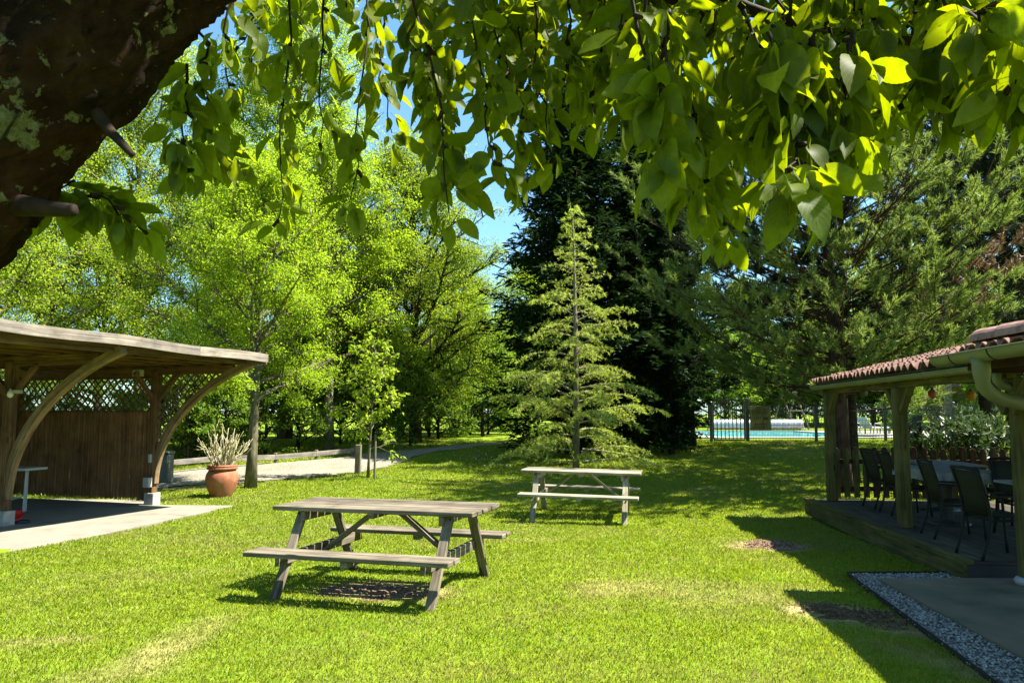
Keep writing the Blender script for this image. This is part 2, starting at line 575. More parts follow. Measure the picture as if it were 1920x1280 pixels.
def fast_mesh(name, V, F, mat, uv=None, attr=None, smooth=False):
    """V (n,3); F (m,k) constant face size"""
    me = bpy.data.meshes.new(name)
    n, (m, k) = len(V), F.shape
    me.vertices.add(n)
    me.vertices.foreach_set('co', np.ascontiguousarray(V, dtype=np.float32).ravel())
    me.loops.add(m * k)
    me.loops.foreach_set('vertex_index', np.ascontiguousarray(F, dtype=np.int32).ravel())
    me.polygons.add(m)
    me.polygons.foreach_set('loop_start', np.arange(0, m * k, k, dtype=np.int32))
    if smooth:
        me.polygons.foreach_set('use_smooth', np.ones(m, bool))
    if uv is not None:
        l = me.uv_layers.new(name='UVMap')
        l.data.foreach_set('uv', np.ascontiguousarray(uv, dtype=np.float32).ravel())
    if attr is not None:
        a = me.attributes.new('dry', 'FLOAT', 'POINT')
        a.data.foreach_set('value', np.ascontiguousarray(attr, dtype=np.float32))
    me.materials.append(mat)
    me.update(calc_edges=True)
    me.validate()
    return me


def link(name, me, parent=None, loc=None):
    o = bpy.data.objects.new(name, me)
    if parent is not None:
        o.parent = parent
    if loc is not None:
        o.location = loc
    COL.objects.link(o)
    return o


def thing(name, label, cat, loc=(0, 0, 0), group=None, rz=0):
    o = bpy.data.objects.new(name, None)
    o.location = tuple(float(x) for x in loc)
    o.rotation_euler = (0, 0, rz)
    o.empty_display_size = .2
    COL.objects.link(o)
    o['label'] = label
    o['category'] = cat
    if group:
        o['group'] = group
    return o


def tag(o, label, cat, group=None, kind=None):
    o['label'] = label
    o['category'] = cat
    if group:
        o['group'] = group
    if kind:
        o['kind'] = kind
    return o


def dup(root, loc, rz=0, label=None, scale=None):
    r = root.copy()
    COL.objects.link(r)
    r.location = tuple(float(x) for x in loc)
    r.rotation_euler = (0, 0, rz)
    if scale is not None:
        r.scale = scale if hasattr(scale, '__len__') else (scale,) * 3
    if label:
        r['label'] = label
    for ch in list(root.children):
        c = ch.copy()
        COL.objects.link(c)
        c.parent = r
        for g in list(ch.children):
            d = g.copy()
            COL.objects.link(d)
            d.parent = c
    return r


def in_poly(x, y, poly):
    x, y = np.asarray(x), np.asarray(y)
    r = np.zeros(x.shape, bool)
    n = len(poly)
    for i in range(n):
        x1, y1 = poly[i][:2]
        x2, y2 = poly[(i + 1) % n][:2]
        c = ((y1 > y) != (y2 > y)) & (x < (x2 - x1) * (y - y1) / (y2 - y1 + 1e-12) + x1)
        r ^= c
    return r


def lerp_pts(pts, n):
    pts = np.array(pts, float)
    d = np.r_[0, np.cumsum(np.linalg.norm(np.diff(pts, axis=0), axis=1))]
    t = np.linspace(0, d[-1], n)
    return np.stack([np.interp(t, d, pts[:, i]) for i in range(pts.shape[1])], 1)


# ------------------------------------------------------------------ foliage helpers
def norm(a):
    return a / (np.linalg.norm(a, axis=-1, keepdims=True) + 1e-9)


def leaf_mesh(name, T, TF, pos, d, nrm, s, mat, uvt=None):
    pos, d, nrm = np.asarray(pos, float), norm(np.asarray(d, float)), np.asarray(nrm, float)
    side = norm(np.cross(nrm, d))
    up = np.cross(d, side)
    s = np.asarray(s, float)[:, None, None]
    V = pos[:, None, :] + s * (T[None, :, 0, None] * d[:, None] + T[None, :, 1, None] * side[:, None] + T[None, :, 2, None] * up[:, None])
    n, k = len(pos), len(T)
    F = (np.arange(n)[:, None, None] * k + TF[None]).reshape(-1, TF.shape[1])
    uv = None
    if uvt is not None:
        uv = np.tile(uvt[TF].reshape(-1, 2), (n, 1))
    return fast_mesh(name, V.reshape(-1, 3), F, mat, uv)


DIAMOND = (np.array([(0, 0, 0), (.42, .27, .05), (1, 0, -.06), (.42, -.27, .05)], float), np.array([(0, 1, 2, 3)]))
NARROW = (np.array([(0, 0, 0), (.45, .13, .03), (1, 0, -.04), (.45, -.13, .03)], float), np.array([(0, 1, 2, 3)]))
NEEDLE = (np.array([(0, .035, 0), (0, -.035, 0), (1, 0, 0)], float), np.array([(0, 1, 2)]))


def rv(r, n):
    """n random unit vectors"""
    return norm(r.normal(size=(n, 3)))


def broadleaf(name, height, crown_r, crown_base, n_limb, leaf_mat, bark, seed, trunk_r=.14, n_leaf=26000, leaf=.1,
              lean=(0, 0), spread=.3, top=.55, droop=.0, wood=True):
    r = np.random.default_rng(seed)
    random.seed(seed)
    mb = MB()
    nt_ = 9
    tz = np.linspace(0, 1, nt_)
    wob = np.cumsum(r.normal(0, .025 * height / 8, (nt_, 2)), 0)
    tp = np.stack([tz * lean[0] + wob[:, 0] * tz, tz * lean[1] + wob[:, 1] * tz, tz * height * .96], 1)
    mb.tube(tp, [trunk_r * (1.25 if i == 0 else 1) * (1 - .9 * t) + .012 for i, t in enumerate(tz)], 9)
    twigs = []                                   # (p0, p1)
    for i in range(n_limb):
        t = crown_base / height + (1 - crown_base / height) * ((i + r.uniform(.1, .9)) / n_limb) ** .9
        t = min(t, .98)
        rel = (t - crown_base / height) / (1 - crown_base / height)
        prof = math.sqrt(max(.03, 1 - ((rel - .38) / (.64 if rel > .38 else .75)) ** 2))
        prof = prof if rel < .38 else prof * (1 - top * .3 * (rel - .38))
        ln = crown_r * prof * r.uniform(.7, 1.12)
        az = i * 2.39996 + r.uniform(-.4, .4)
        el = math.radians(r.uniform(8, 34) + 34 * rel)
        p0 = np.array([np.interp(t, tz, tp[:, k]) for k in range(3)])
        d = np.array([math.cos(az) * math.cos(el), math.sin(az) * math.cos(el), math.sin(el)])
        pts = [p0]
        dd = d.copy()
        for k in range(5):
            dd = norm(dd + r.normal(0, .12, 3) + np.array([0, 0, .05 - droop * k * .1]))
            pts.append(pts[-1] + dd * ln / 5)
        pts = np.array(pts)
        rb = max(.012, trunk_r * .42 * (1 - t) + .012 * ln)
        if wood:
            mb.tube(pts, [rb * (1 - .16 * k) for k in range(6)], 5, False)
        for s_ in range(max(4, int(3 + ln * 2.2))):
            f = r.uniform(.25, 1.0)
            q0 = np.array([np.interp(f * 5, range(6), pts[:, k]) for k in range(3)])
            sd = norm(norm(pts[min(5, int(f * 5) + 1)] - pts[max(0, int(f * 5) - 1)]) * .7 + rv(r, 1)[0] * .8 + np.array([0, 0, .12 - droop]))
            sl = (.22 * crown_r + .25) * r.uniform(.6, 1.2) * (1.15 - .4 * f)
            q1 = q0 + sd * sl
            if wood:
                mb.tube([q0, (q0 + q1) / 2 + r.normal(0, .03, 3), q1], [rb * .4, rb * .28, .006], 4, False)
            for w in range(4):
                g = r.uniform(.3, 1)
                a = q0 + (q1 - q0) * g
                b = a + norm(sd * .6 + rv(r, 1)[0] * .9 + np.array([0, 0, -.1 - droop])) * sl * r.uniform(.3, .6)
                twigs.append((a, b))
                if wood and w < 2:
                    mb.tube([a, b], [.008, .004], 3, False)
    tw = np.array(twigs)
    idx = r.integers(0, len(tw), n_leaf)
    f = r.uniform(0, 1.15, (n_leaf, 1))
    sp = spread * np.clip(crown_r / 3.5, .5, 1.3)
    pos = tw[idx, 0] + (tw[idx, 1] - tw[idx, 0]) * f + r.normal(0, 1, (n_leaf, 3)) * np.array([sp, sp, sp * .45]) * r.uniform(.2, 1, (n_leaf, 1))
    d = norm((tw[idx, 1] - tw[idx, 0])) * .5 + r.normal(0, .6, (n_leaf, 3)) + np.array([0, 0, -.35])
    nrm = r.normal(0, .55, (n_leaf, 3)) + np.array([0, 0, 1.0])
    me = leaf_mesh(name + '_crown', *DIAMOND, pos, d, nrm, leaf * r.uniform(.6, 1.25, n_leaf), leaf_mat)
    return mb, me


def plant_tree(name, label, cat, px, y, proto, group=None, rz=0, scale=1, z=None, x=None):
    xx = at(px, 776, y)[0] if x is None else x
    loc = (xx, y, float(gz(y)) - .03 if z is None else z)
    if 'root' not in proto:
        t = thing(name, label, cat, loc, group, rz)
        t.scale = (scale,) * 3 if not hasattr(scale, '__len__') else scale
        w, c = proto['gen']()
        o = w.build('trunk', proto['bark'], None, True)
        o.parent = t
        link('crown', c, t)
        proto['root'] = t
        return t
    t = dup(proto['root'], loc, rz, label, scale)
    if group:
        t['group'] = group
    return t


def cypress(name, height, rad, seed, n_br=420, base=.02, bulge=.32):
    r = np.random.default_rng(seed)
    mb = MB()
    mb.tube([(0, 0, 0), (.05, 0, height * .5), (0, .05, height * .97)], [.3, .16, .02], 8)
    P, D, Nn, S = [], [], [], []
    for i in range(n_br):
        t = base + (1 - base) * (i + r.uniform(0, 1)) / n_br
        z0 = height * t * .97
        az = i * 2.39996 + r.uniform(-.5, .5)
        prof = (1 - t) ** .52 * (1 - math.exp(-(t + .12) / bulge * 2.2)) + .03
        ln = rad * 1.12 * prof * r.uniform(.68, 1.12)
        el = math.radians(r.uniform(5, 35) + 25 * t)
        h = np.array([math.cos(az), math.sin(az), 0])
        k = max(3, int(ln / .22))
        f = np.linspace(.15, 1, k)[:, None]
        pts = np.array([0, 0, z0]) + h * ln * f * math.cos(el) + np.array([0, 0, 1.0]) * (ln * f * math.sin(el) - .32 * ln * f ** 2 * math.cos(el) + .14 * ln * f ** 4)
        mb.tube(np.vstack([[0, 0, z0], pts[k // 2], pts[-1]]), [.03, .02, .006], 3, False)
        side = np.array([-h[1], h[0], 0])
        for q in range(k):
            m = 9
            base_d = h * .7 + np.array([0, 0, .1])
            fan = r.uniform(-1, 1, (m, 1))
            dd = base_d + side * fan * 1.1 + r.normal(0, .28, (m, 3)) + np.array([0, 0, -.15])
            L_ = .18 + .3 * (1 - abs(fan[:, 0])) * r.uniform(.5, 1.1, m)
            P.append(np.repeat(pts[q][None], m, 0) + r.normal(0, .08, (m, 3)))
            D.append(dd)
            Nn.append(np.array([0, 0, 1.0]) + r.normal(0, .5, (m, 3)))
            S.append(L_)
            # feathery side leaflets
            q2 = P[-1] + norm(dd) * (L_ * .5)[:, None]
            P.append(q2)
            D.append(dd + side * np.sign(fan) * .8 + r.normal(0, .3, (m, 3)))
            Nn.append(np.array([0, 0, 1.0]) + r.normal(0, .6, (m, 3)))
            S.append(L_ * .6)
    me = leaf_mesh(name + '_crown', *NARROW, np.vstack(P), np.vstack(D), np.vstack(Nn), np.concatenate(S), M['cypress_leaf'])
    return mb, me


def cedar(name, height, rad, seed):
    r = np.random.default_rng(seed)
    mb = MB()
    mb.tube([(0, 0, 0), (.03, 0, height * .4), (0, .02, height * .75), (-.05, 0, height * .96), (-.14, 0, height)], [.11, .075, .04, .016, .006], 7)
    P, D, S = [], [], []
    nb = 98

    def needles(p, d, m, sz):
        dd = d[None] * .45 + r.normal(0, .62, (m, 3)) + np.array([0, 0, .12])
        P.append(p + r.normal(0, .02, (m, 3)))
        D.append(dd)
        S.append(sz * r.uniform(.7, 1.2, m))
    for i in range(nb):
        t = .02 + .965 * ((i + r.uniform(0, 1)) / nb) ** .95
        z0 = height * t
        az = i * 2.39996 + r.uniform(-.6, .6)
        ln = (rad * (1 - t) ** .98 + .1) * r.uniform(.5, 1.15)
        if t < .1:
            ln *= .95
        el = math.radians(r.uniform(8, 30) if t > .16 else r.uniform(-4, 14))
        h = np.array([math.cos(az), math.sin(az), 0])
        side = np.array([-h[1], h[0], 0])
        k = max(4, int(ln / .14))
        f = np.linspace(.06, 1, k)
        zz = ln * (f * math.sin(el) - .26 * f ** 3)
        pts = np.array([0, 0, z0]) + h * (ln * f)[:, None] + np.array([0, 0, 1.0]) * zz[:, None]
        mb.tube(pts[:: max(1, k // 5)], [.022 * (1 - .16 * j) * (ln / 2 + .3) for j in range(len(pts[:: max(1, k // 5)]))], 4, False)
        for q in range(1, k):
            needles(pts[q], h, 6, .085)
            ww = ln * .32 * (1.12 - f[q]) + .1
            if f[q] > .18:
                for sg in (-1, 1):
                    if r.uniform() < .28:
                        continue
                    L2 = ww * r.uniform(.6, 1.2)
                    sd = norm(h * .65 + side * sg * .8 + r.normal(0, .12, 3))
                    n2 = max(2, int(L2 / .075))
                    g = np.linspace(.1, 1, n2)[:, None]
                    tp = pts[q] + sd * L2 * g + np.array([0, 0, -1.0]) * (.42 * L2 * g ** 2)
                    mb.tube([pts[q], tp[-1]], [.006, .003], 3, False)
                    for w in tp:
                        needles(w, sd, 7 if t > .24 else 9, .08)
        # drooping tip
        needles(pts[-1] + h * .05 - np.array([0, 0, .05]), h - np.array([0, 0, 1.2]), 14, .1)
    for z in np.linspace(.8, 1.0, 26):
        needles(np.array([-.14 * max(0, (z - .93) / .07), 0, height * z]), np.array([0, 0, 1.0]), 5, .07)
    P, D, S = np.vstack(P), np.vstack(D), np.concatenate(S)
    T = NEEDLE[0].copy()
    T[:, 1] *= 3.4
    me = leaf_mesh(name + '_crown', T, NEEDLE[1], P, D, r.normal(0, 1, P.shape), S, M['cedar_leaf'])
    return mb, me


def pine(name, height, rad, base, seed, trunk_r=.2, nb=95, needle=.15, leaf='pine_leaf', per=20, up=.34, dead=None, ntw=8, wide=1.9, bias=None):
    r = np.random.default_rng(seed)
    mb = MB()
    tp = [(0, 0, 0), (.03, .0, height * .3), (-.06, .04, height * .6), (.02, 0, height * .97)]
    mb.tube(lerp_pts(tp, 14), np.interp(np.linspace(0, 1, 14), [0, .06, .5, 1], [trunk_r * 1.25, trunk_r, trunk_r * .62, .02]), 12)
    P, D, S = [], [], []
    PD, DD, SD = [], [], []
    for i in range(nb):
        t = base / height + (1 - base / height) * ((i + r.uniform(0, 1)) / nb)
        z0 = height * min(t, .98)
        rel = (t - base / height) / (1 - base / height)
        az = i * 2.39996 + r.uniform(-.5, .5)
        prof = math.sqrt(max(.02, 1 - ((rel - .3) / (.72 if rel > .3 else .55)) ** 2))
        ln = rad * prof * r.uniform(.62, 1.12) + .15
        if bias is not None:
            ln *= 1 + bias * math.cos(az)
        el = math.radians(r.uniform(2, 18) + 40 * rel)
        h = np.array([math.cos(az), math.sin(az), 0])
        side = np.array([-h[1], h[0], 0])
        f = np.linspace(0, 1, 8)
        pts = np.array([0, 0, z0]) + h * (ln * f)[:, None] + np.array([0, 0, 1.0]) * (ln * (f * math.tan(el) * .8 + up * f ** 2.2 - .1 * f))[:, None]
        pts[1:] += np.cumsum(r.normal(0, .05, (7, 3)), 0)
        mb.tube(pts, [.015 * (ln / 2.2) * (1 - .12 * k) + .003 for k in range(8)], 5, False)
        isdead = dead is not None and dead(az, z0, ln)
        for w in range(ntw):
            g = r.uniform(.22, 1.0) if w else 1.0
            q0 = np.array([np.interp(g * 7, range(8), pts[:, k]) for k in range(3)])
            td = norm(pts[min(7, int(g * 7) + 1)] - pts[max(0, int(g * 7) - 1)]) if w else norm(pts[7] - pts[5])
            if w:
                td = norm(td * .75 + side * r.choice([-1, 1]) * r.uniform(.35, 1.0) + np.array([0, 0, r.uniform(-.15, .4)]))
            L2 = r.uniform(.3, .8) * (.55 + .2 * ln)
            q1 = q0 + td * L2 + np.array([0, 0, up * .3 * L2])
            mb.tube([q0, (q0 + q1) / 2 - np.array([0, 0, .04 * L2]), q1], [.009, .007, .004], 3, False)
            ends = [(q0 + (q1 - q0) * .55, q1)]
            for s_ in range(3):
                g2 = r.uniform(.25, .95)
                a = q0 + (q1 - q0) * g2
                d3 = norm(td * .7 + rv(r, 1)[0] * .6 + np.array([0, 0, .35]))
                ends.append((a, a + d3 * r.uniform(.14, .34)))
            for (a, b) in ends:
                mb.tube([a, b], [.006, .004], 3, False)
                axis = norm(b - a)
                kk = max(3, int(np.linalg.norm(b - a) / .05))
                m = per * kk
                f = r.uniform(.05, 1.05, (m, 1))
                dd = axis[None] * r.uniform(.5, 1.1, (m, 1)) + r.normal(0, .42, (m, 3))
                (PD if isdead else P).append(a + (b - a) * f + r.normal(0, .006, (m, 3)))
                (DD if isdead else D).append(dd)
                (SD if isdead else S).append(needle * r.uniform(.6, 1.1, m))
    P, D, S = np.vstack(P), np.vstack(D), np.concatenate(S)
    T = NEEDLE[0].copy()
    T[:, 1] *= wide
    me = leaf_mesh(name + '_crown', T, NEEDLE[1], P, D, r.normal(0, 1, P.shape), S, M[leaf])
    if PD:
        P, D, S = np.vstack(PD), np.vstack(DD), np.concatenate(SD)
        me2 = leaf_mesh(name + '_dead', T, NEEDLE[1], P, D, r.normal(0, 1, P.shape), S, M['pine_dead'])
        return mb, me, me2
    return mb, me


# ------------------------------------------------------------------ the setting: ground, drive, slab, paving
u_s = np.array([.341, .94, 0.0])
u_s /= np.linalg.norm(u_s)
v_s = np.array([u_s[1], -u_s[0], 0])
A_ = np.array([-7.14, 15.43, -.08])
B_ = np.array([-8.18, 12.56, -.08])
E_ = np.array([.103, .995, 0.0])
E_ /= np.linalg.norm(E_)
N_ = np.array([E_[1], -E_[0], 0])
D0 = np.array([4.61, 8.04, 0.0])


def dk(t, n, z):
    """deck frame: t along the eave (away from the camera), n to the right, z up"""
    return D0 + E_ * t + N_ * n + np.array([0, 0, z])


SLAB = [(-5.45, 15.26), (-6.47, 9.92), (-6.95, 7.4), (-13.5, 7.4), (-13.5, 16.9), (-7.5, 16.2), (-6.9, 15.35)]
DECK = [tuple(dk(0, 0, 0)[:2]), tuple(dk(0, 4.6, 0)[:2]), tuple(dk(5.95, 4.6, 0)[:2]), tuple(dk(5.95, 0, 0)[:2])]
gA, gB, gC = onz(1588, 1078, 0), onz(1862, 1282, 0), onz(1775, 1077, 0)
GRAV = [tuple(gA[:2]), tuple((gA + (gB - gA) * 2.1)[:2]), (6.2, 1.2), (8.5, 1.2), (8.5, 8.6), tuple(gC[:2] + np.array([.1, .05]))]
pA, pB = onz(1648, 1087, .03), onz(1925, 1238, .03)
PAVE = [tuple(pA[:2]), tuple((pA + (pB - pA) * 2.3)[:2]), (8.4, 1.3), (8.4, 7.98), (5.0, 8.0)]
near_px = [(150, 930), (285, 917), (400, 908), (480, 903), (560, 897), (640, 889), (690, 884), (745, 868), (800, 852), (850, 843), (905, 836), (960, 832)]
far_px = [(150, 903), (300, 887), (420, 875), (520, 867), (600, 861), (660, 855), (700, 850), (740, 845), (790, 841), (840, 836), (905, 831), (960, 829)]
DR_N = [G(*p) for p in near_px]
DR_F = [G(*p) for p in far_px]
DRIVE = [tuple(p[:2]) for p in DR_N] + [tuple(p[:2]) for p in DR_F[::-1]]
POOL = [(9.0, 33.6), (16.6, 33.6), (16.6, 45.5), (9.0, 45.5)]
# worn, dry patches of turf: (x, y, rx, ry, angle, strength)
wA, wB = onz(225, 1262, 0), onz(400, 1170, 0)
WORN = [((wA[0] + wB[0]) / 2, (wA[1] + wB[1]) / 2, 1.0, .26, math.atan2(wB[1] - wA[1], wB[0] - wA[0]), .4),
        (wA[0], wA[1], .5, .28, .6, .3), (*onz(60, 1205, 0)[:2], .5, .16, .2, .4),
        (*onz(720, 1108, -.02)[:2], .75, .45, -.2, 1.3), (*onz(1440, 1024, -.07)[:2], .62, .5, 0, 1.0), (*onz(1590, 1152, 0)[:2], .55, .4, -.6, 1.2),
        (*onz(960, 1010, -.06)[:2], 1.0, .3, .2, .35), (*onz(1230, 1100, 0)[:2], 1.1, .5, 0, .28), (*onz(1400, 1110, 0)[:2], .9, .4, .4, .3),
        (*onz(1660, 1170, 0)[:2], .5, .3, -.9, .9), (*onz(1800, 1250, 0)[:2], .8, .18, -1.1, .8),
        (*G(350, 912)[:2], 1.6, .8, .1, .8), (*G(1500, 850)[:2], 2.5, 2.2, 0, .15), (*G(1450, 832)[:2], 1.2, .5, 0, .9), (*G(1700, 870)[:2], 2, 1.6, 0, .4)]


def dryness(x, y):
    x, y = np.asarray(x, float), np.asarray(y, float)
    out = np.zeros(x.shape)
    for (cx, cy, rx, ry, a, s) in WORN:
        dx, dy = x - cx, y - cy
        ca, sa = math.cos(a), math.sin(a)
        e = ((dx * ca + dy * sa) / rx) ** 2 + ((-dx * sa + dy * ca) / ry) ** 2
        out = np.maximum(out, s * np.clip(1.25 - e, 0, 1))
    return out * np.clip(.95 + .55 * patch(x, y, 2.4, 3) + .5 * patch(x, y, 6.5, 8), .15, 1.4)


def patch(x, y, sc_, seed=0.0):
    """smooth value noise in -1..1"""
    x, y = np.asarray(x, float) * sc_ + seed, np.asarray(y, float) * sc_ + seed * 1.7
    xi, yi = np.floor(x), np.floor(y)
    fx, fy = x - xi, y - yi
    fx, fy = fx * fx * (3 - 2 * fx), fy * fy * (3 - 2 * fy)

    def h(a, b):
        q = np.sin(a * 127.1 + b * 311.7) * 43758.5453
        return (q - np.floor(q)) * 2 - 1
    return (h(xi, yi) * (1 - fx) + h(xi + 1, yi) * fx) * (1 - fy) + (h(xi, yi + 1) * (1 - fx) + h(xi + 1, yi + 1) * fx) * fy


# ground: one sheet reaching the horizon
ys = np.r_[-60, -20, -6, -2, 0, 2, np.arange(3, 36, .2), np.arange(36, 70, 2), 80, 120, 200, 320, 420]
xs = np.r_[-420, -200, -100, -60, -40, -28, -20, np.arange(-14, 14.1, .2), 16, 20, 26, 34, 46, 70, 110, 200, 420]
X, Y = np.meshgrid(xs, ys, indexing='ij')
Z = gz(Y)
bump = .012 * patch(X, Y, 1.7) + .006 * patch(X, Y, 5, 3)
Z = Z + bump * ((Y > 3) & (Y < 34))
hole = in_poly(X, Y, POOL)
Z = np.where(hole, Z - .5, Z)
V = np.stack([X, Y, Z], -1)
nx, ny = X.shape
ii = np.arange(nx * ny).reshape(nx, ny)
F = np.stack([ii[:-1, :-1], ii[1:, :-1], ii[1:, 1:], ii[:-1, 1:]], -1).reshape(-1, 4)
me = fast_mesh('ground', V.reshape(-1, 3), F, M['ground'], attr=dryness(X, Y).ravel().clip(0, 1), smooth=True)
o = link('ground', me)
o['kind'] = 'structure'

# gravel drive: a sheet over the ground between its two edges
n_ = 90
a, b = lerp_pts([p[:2] for p in DR_N], n_), lerp_pts([p[:2] for p in DR_F], n_)
w = np.linspace(0, 1, 24)[None, :, None]
Pxy = a[:, None] * (1 - w) + b[:, None] * w
edge = np.stack([patch(Pxy[..., 0], Pxy[..., 1], 1.3), patch(Pxy[..., 0], Pxy[..., 1], 1.1, 9)], -1) * .22
Pxy = Pxy + edge
P3 = np.concatenate([Pxy, (gz(Pxy[..., 1]) + .022)[..., None]], -1)
o = MB().grid(P3).build('gravel_drive', M['drive'], smooth=True)
o['kind'] = 'structure'


def slab_on_ground(name, poly, mat, top, skirt):
    """paved area following the ground: fan sheet with a real edge"""
    mb = MB()
    n = len(poly)
    b0 = len(mb.v)
    for p in poly:
        mb.v.append(np.array([p[0], p[1], top(p[1])]))
    for p in poly:
        mb.v.append(np.array([p[0], p[1], top(p[1]) - skirt]))
    mb.face(list(range(n)), [tuple(p) for p in poly])
    for i in range(n):
        j = (i + 1) % n
        mb.face((i, i + n, j + n, j))
    o = mb.build(name, mat, bevel=.008)
    o['kind'] = 'structure'
    return o


slab_on_ground('concrete_slab', SLAB, M['concrete'], lambda y: -.075, .25)
slab_on_ground('paving', PAVE, M['paving'], lambda y: .05, .2)
slab_on_ground('gravel_bed', GRAV, M['gravel_bed'], lambda y: .008, .1)
# loose pebbles on the bed
r = np.random.default_rng(11)
k = 26000
px_, py_ = r.uniform(2.6, 5.6, k), r.uniform(4.2, 8.7, k)
keep = in_poly(px_, py_, GRAV) & ~in_poly(px_, py_, PAVE) & ~in_poly(px_, py_, DECK)
px_, py_ = px_[keep], py_[keep]
oct_v = np.array([(1, 0, 0), (0, 1, 0), (-1, 0, 0), (0, -1, 0), (0, 0, .7), (.2, .1, -.5)], float)
oct_f = np.array([(0, 1, 4), (1, 2, 4), (2, 3, 4), (3, 0, 4), (1, 0, 5), (2, 1, 5), (3, 2, 5), (0, 3, 5)])
me = leaf_mesh('pebbles', oct_v, oct_f, np.stack([px_, py_, .012 + r.uniform(0, .012, len(px_))], 1), r.normal(0, 1, (len(px_), 3)) * np.array([1, 1, .4]),
               r.normal(0, .3, (len(px_), 3)) + np.array([0, 0, 1]), r.uniform(.007, .017, len(px_)), M['pebble'])
tag(link('pebbles', me), 'loose grey and white pebbles filling the strip beside the paving', 'pebbles', kind='stuff')
# steel edging of the pebble strip
mb = MB()
for p, q in ((gA, gA + (gB - gA) * 1.6), (gA, gC)):
    mb.beam((p[0], p[1], .015), (q[0], q[1], .015), .007, .05)
tag(mb.build('edging_strip', M['dark_edge']), 'thin dark edging strip between lawn and pebbles', 'edging')

# pool, coping, far paving
mb = MB()
z = .66
mb.grid(np.array([[(POOL[0][0], POOL[0][1], z), (POOL[3][0], POOL[3][1], z)], [(POOL[1][0], POOL[1][1], z), (POOL[2][0], POOL[2][1], z)]]))
o = mb.build('water', M['water'])
o['kind'] = 'structure'
mb = MB()
x0, x1, y0, y1 = 9.0, 16.6, 33.6, 45.5
for (a0, a1, b0, b1) in ((x0 - 1.2, x0, y0 - 1.0, y1 + 2.5), (x1, x1 + 7.5, y0 - 1.0, y1 + 2.5), (x0, x1, y0 - 1.0, y0), (x0, x1, y1, y1 + 2.5)):
    mb.box(((a0 + a1) / 2, (b0 + b1) / 2, .64), (a1 - a0, b1 - b0, .16))
o = mb.build('pool_surround', M['coping'])
o['kind'] = 'structure'


# soil heaps on the lawn
def soil(label, px, py, zz, rx, ry, h, mat, seed, ang=0):
    c = onz(px, py, zz)
    n = 64
    ts = np.linspace(-1, 1, n)
    A, Bm = np.meshgrid(ts, ts, indexing='ij')
    ca, sa = math.cos(ang), math.sin(ang)
    xx = c[0] + A * rx * ca - Bm * ry * sa
    yy = c[1] + A * rx * sa + Bm * ry * ca
    rr = np.sqrt(A ** 2 + Bm ** 2)
    e = np.clip(.86 - rr + .34 * patch(xx, yy, 4, seed) + .22 * patch(xx, yy, 11, seed + 2), -.3, 1)
    cl = np.abs(patch(xx, yy, 14, seed)) + .7 * np.abs(patch(xx, yy, 31, seed + 4))
    zt = gz(yy) + np.where(e > 0, np.clip(e * 1.6, 0, 1) * h * (.25 + 1.1 * cl) + .002, -.05)
    V = np.stack([xx, yy, zt], -1).reshape(-1, 3)
    idx = np.arange(n * n).reshape(n, n)
    Fq = np.stack([idx[:-1, :-1], idx[1:, :-1], idx[1:, 1:], idx[:-1, 1:]], -1).reshape(-1, 4)
    # loose crumbs spilled over the edge
    rs = np.random.default_rng(int(seed * 10))
    k = 420
    a_, q_ = rs.uniform(0, 6.283, k), rs.uniform(.2, 1.25, k) ** .8
    cx_ = c[0] + rx * q_ * np.cos(a_) * ca - ry * q_ * np.sin(a_) * sa
    cy_ = c[1] + rx * q_ * np.cos(a_) * sa + ry * q_ * np.sin(a_) * ca
    sz = rs.uniform(.004, .016, k) * np.where(q_ < .8, 1.3, .8)
    cv = (np.stack([cx_, cy_, gz(cy_) + .008 + np.where(q_ < .75, h * .7, 0)], 1)[:, None, :] + oct_v[None] * sz[:, None, None] * rs.uniform(.6, 1.3, (k, 6, 1))).reshape(-1, 3)
    cf = (np.arange(k)[:, None, None] * 6 + oct_f[None]).reshape(-1, 3) + n * n
    mb = MB()
    mb.v = list(np.vstack([V, cv]))
    mb.f = [tuple(int(w) for w in q) for q in Fq] + [tuple(int(w) for w in q) for q in cf]
    mb.uv = [[(0, 0)] * len(q) for q in mb.f]
    o = mb.build('soil_heap', mat)
    tag(o, label, 'soil', kind='stuff')


soil('crumbly sunlit brown earth heap on lawn near the deck', 1442, 1022, -.07, .44, .40, .05, M['soil'], 2)
soil('dark earth patch at the shadow edge beside the pebble strip', 1592, 1152, 0, .50, .36, .035, M['soil_dark'], 5, -.7)
soil('bare earth hollow beneath the front picnic table', 722, 1110, -.02, .66, .40, .02, M['soil'], 9, -.2)

# lawn blades
r = np.random.default_rng(5)
NB = 900000
yy_ = np.linspace(4.1, 31.5, 600)
pdf = yy_ ** -.62
cdf = np.r_[0, np.cumsum((pdf[1:] + pdf[:-1]) / 2)]
cdf /= cdf[-1]
gy = np.interp(r.uniform(0, 1, NB), cdf, yy_)
gx = r.uniform(-1, 1, NB) * (.74 * gy + .8)
bad = np.zeros(NB, bool)
for pl in (SLAB, DECK, GRAV, DRIVE):
    bad |= in_poly(gx, gy, pl)
dr = dryness(gx, gy)
bare = np.zeros(NB)
for (px__, py__, zz, rx, ry) in ((1442, 1022, -.07, .40, .34), (1592, 1152, 0, .46, .36), (722, 1110, -.02, .6, .36)):
    c = onz(px__, py__, zz)
    bare = np.maximum(bare, 1.3 - ((gx - c[0]) / rx) ** 2 - ((gy - c[1]) / ry) ** 2)
bad |= r.uniform(0, 1, NB) < np.clip(bare * 1.6, 0, .97)
bad |= r.uniform(0, 1, NB) < np.clip(dr - .3, 0, .55)
gx, gy, dr = gx[~bad], gy[~bad], dr[~bad]
n = len(gx)
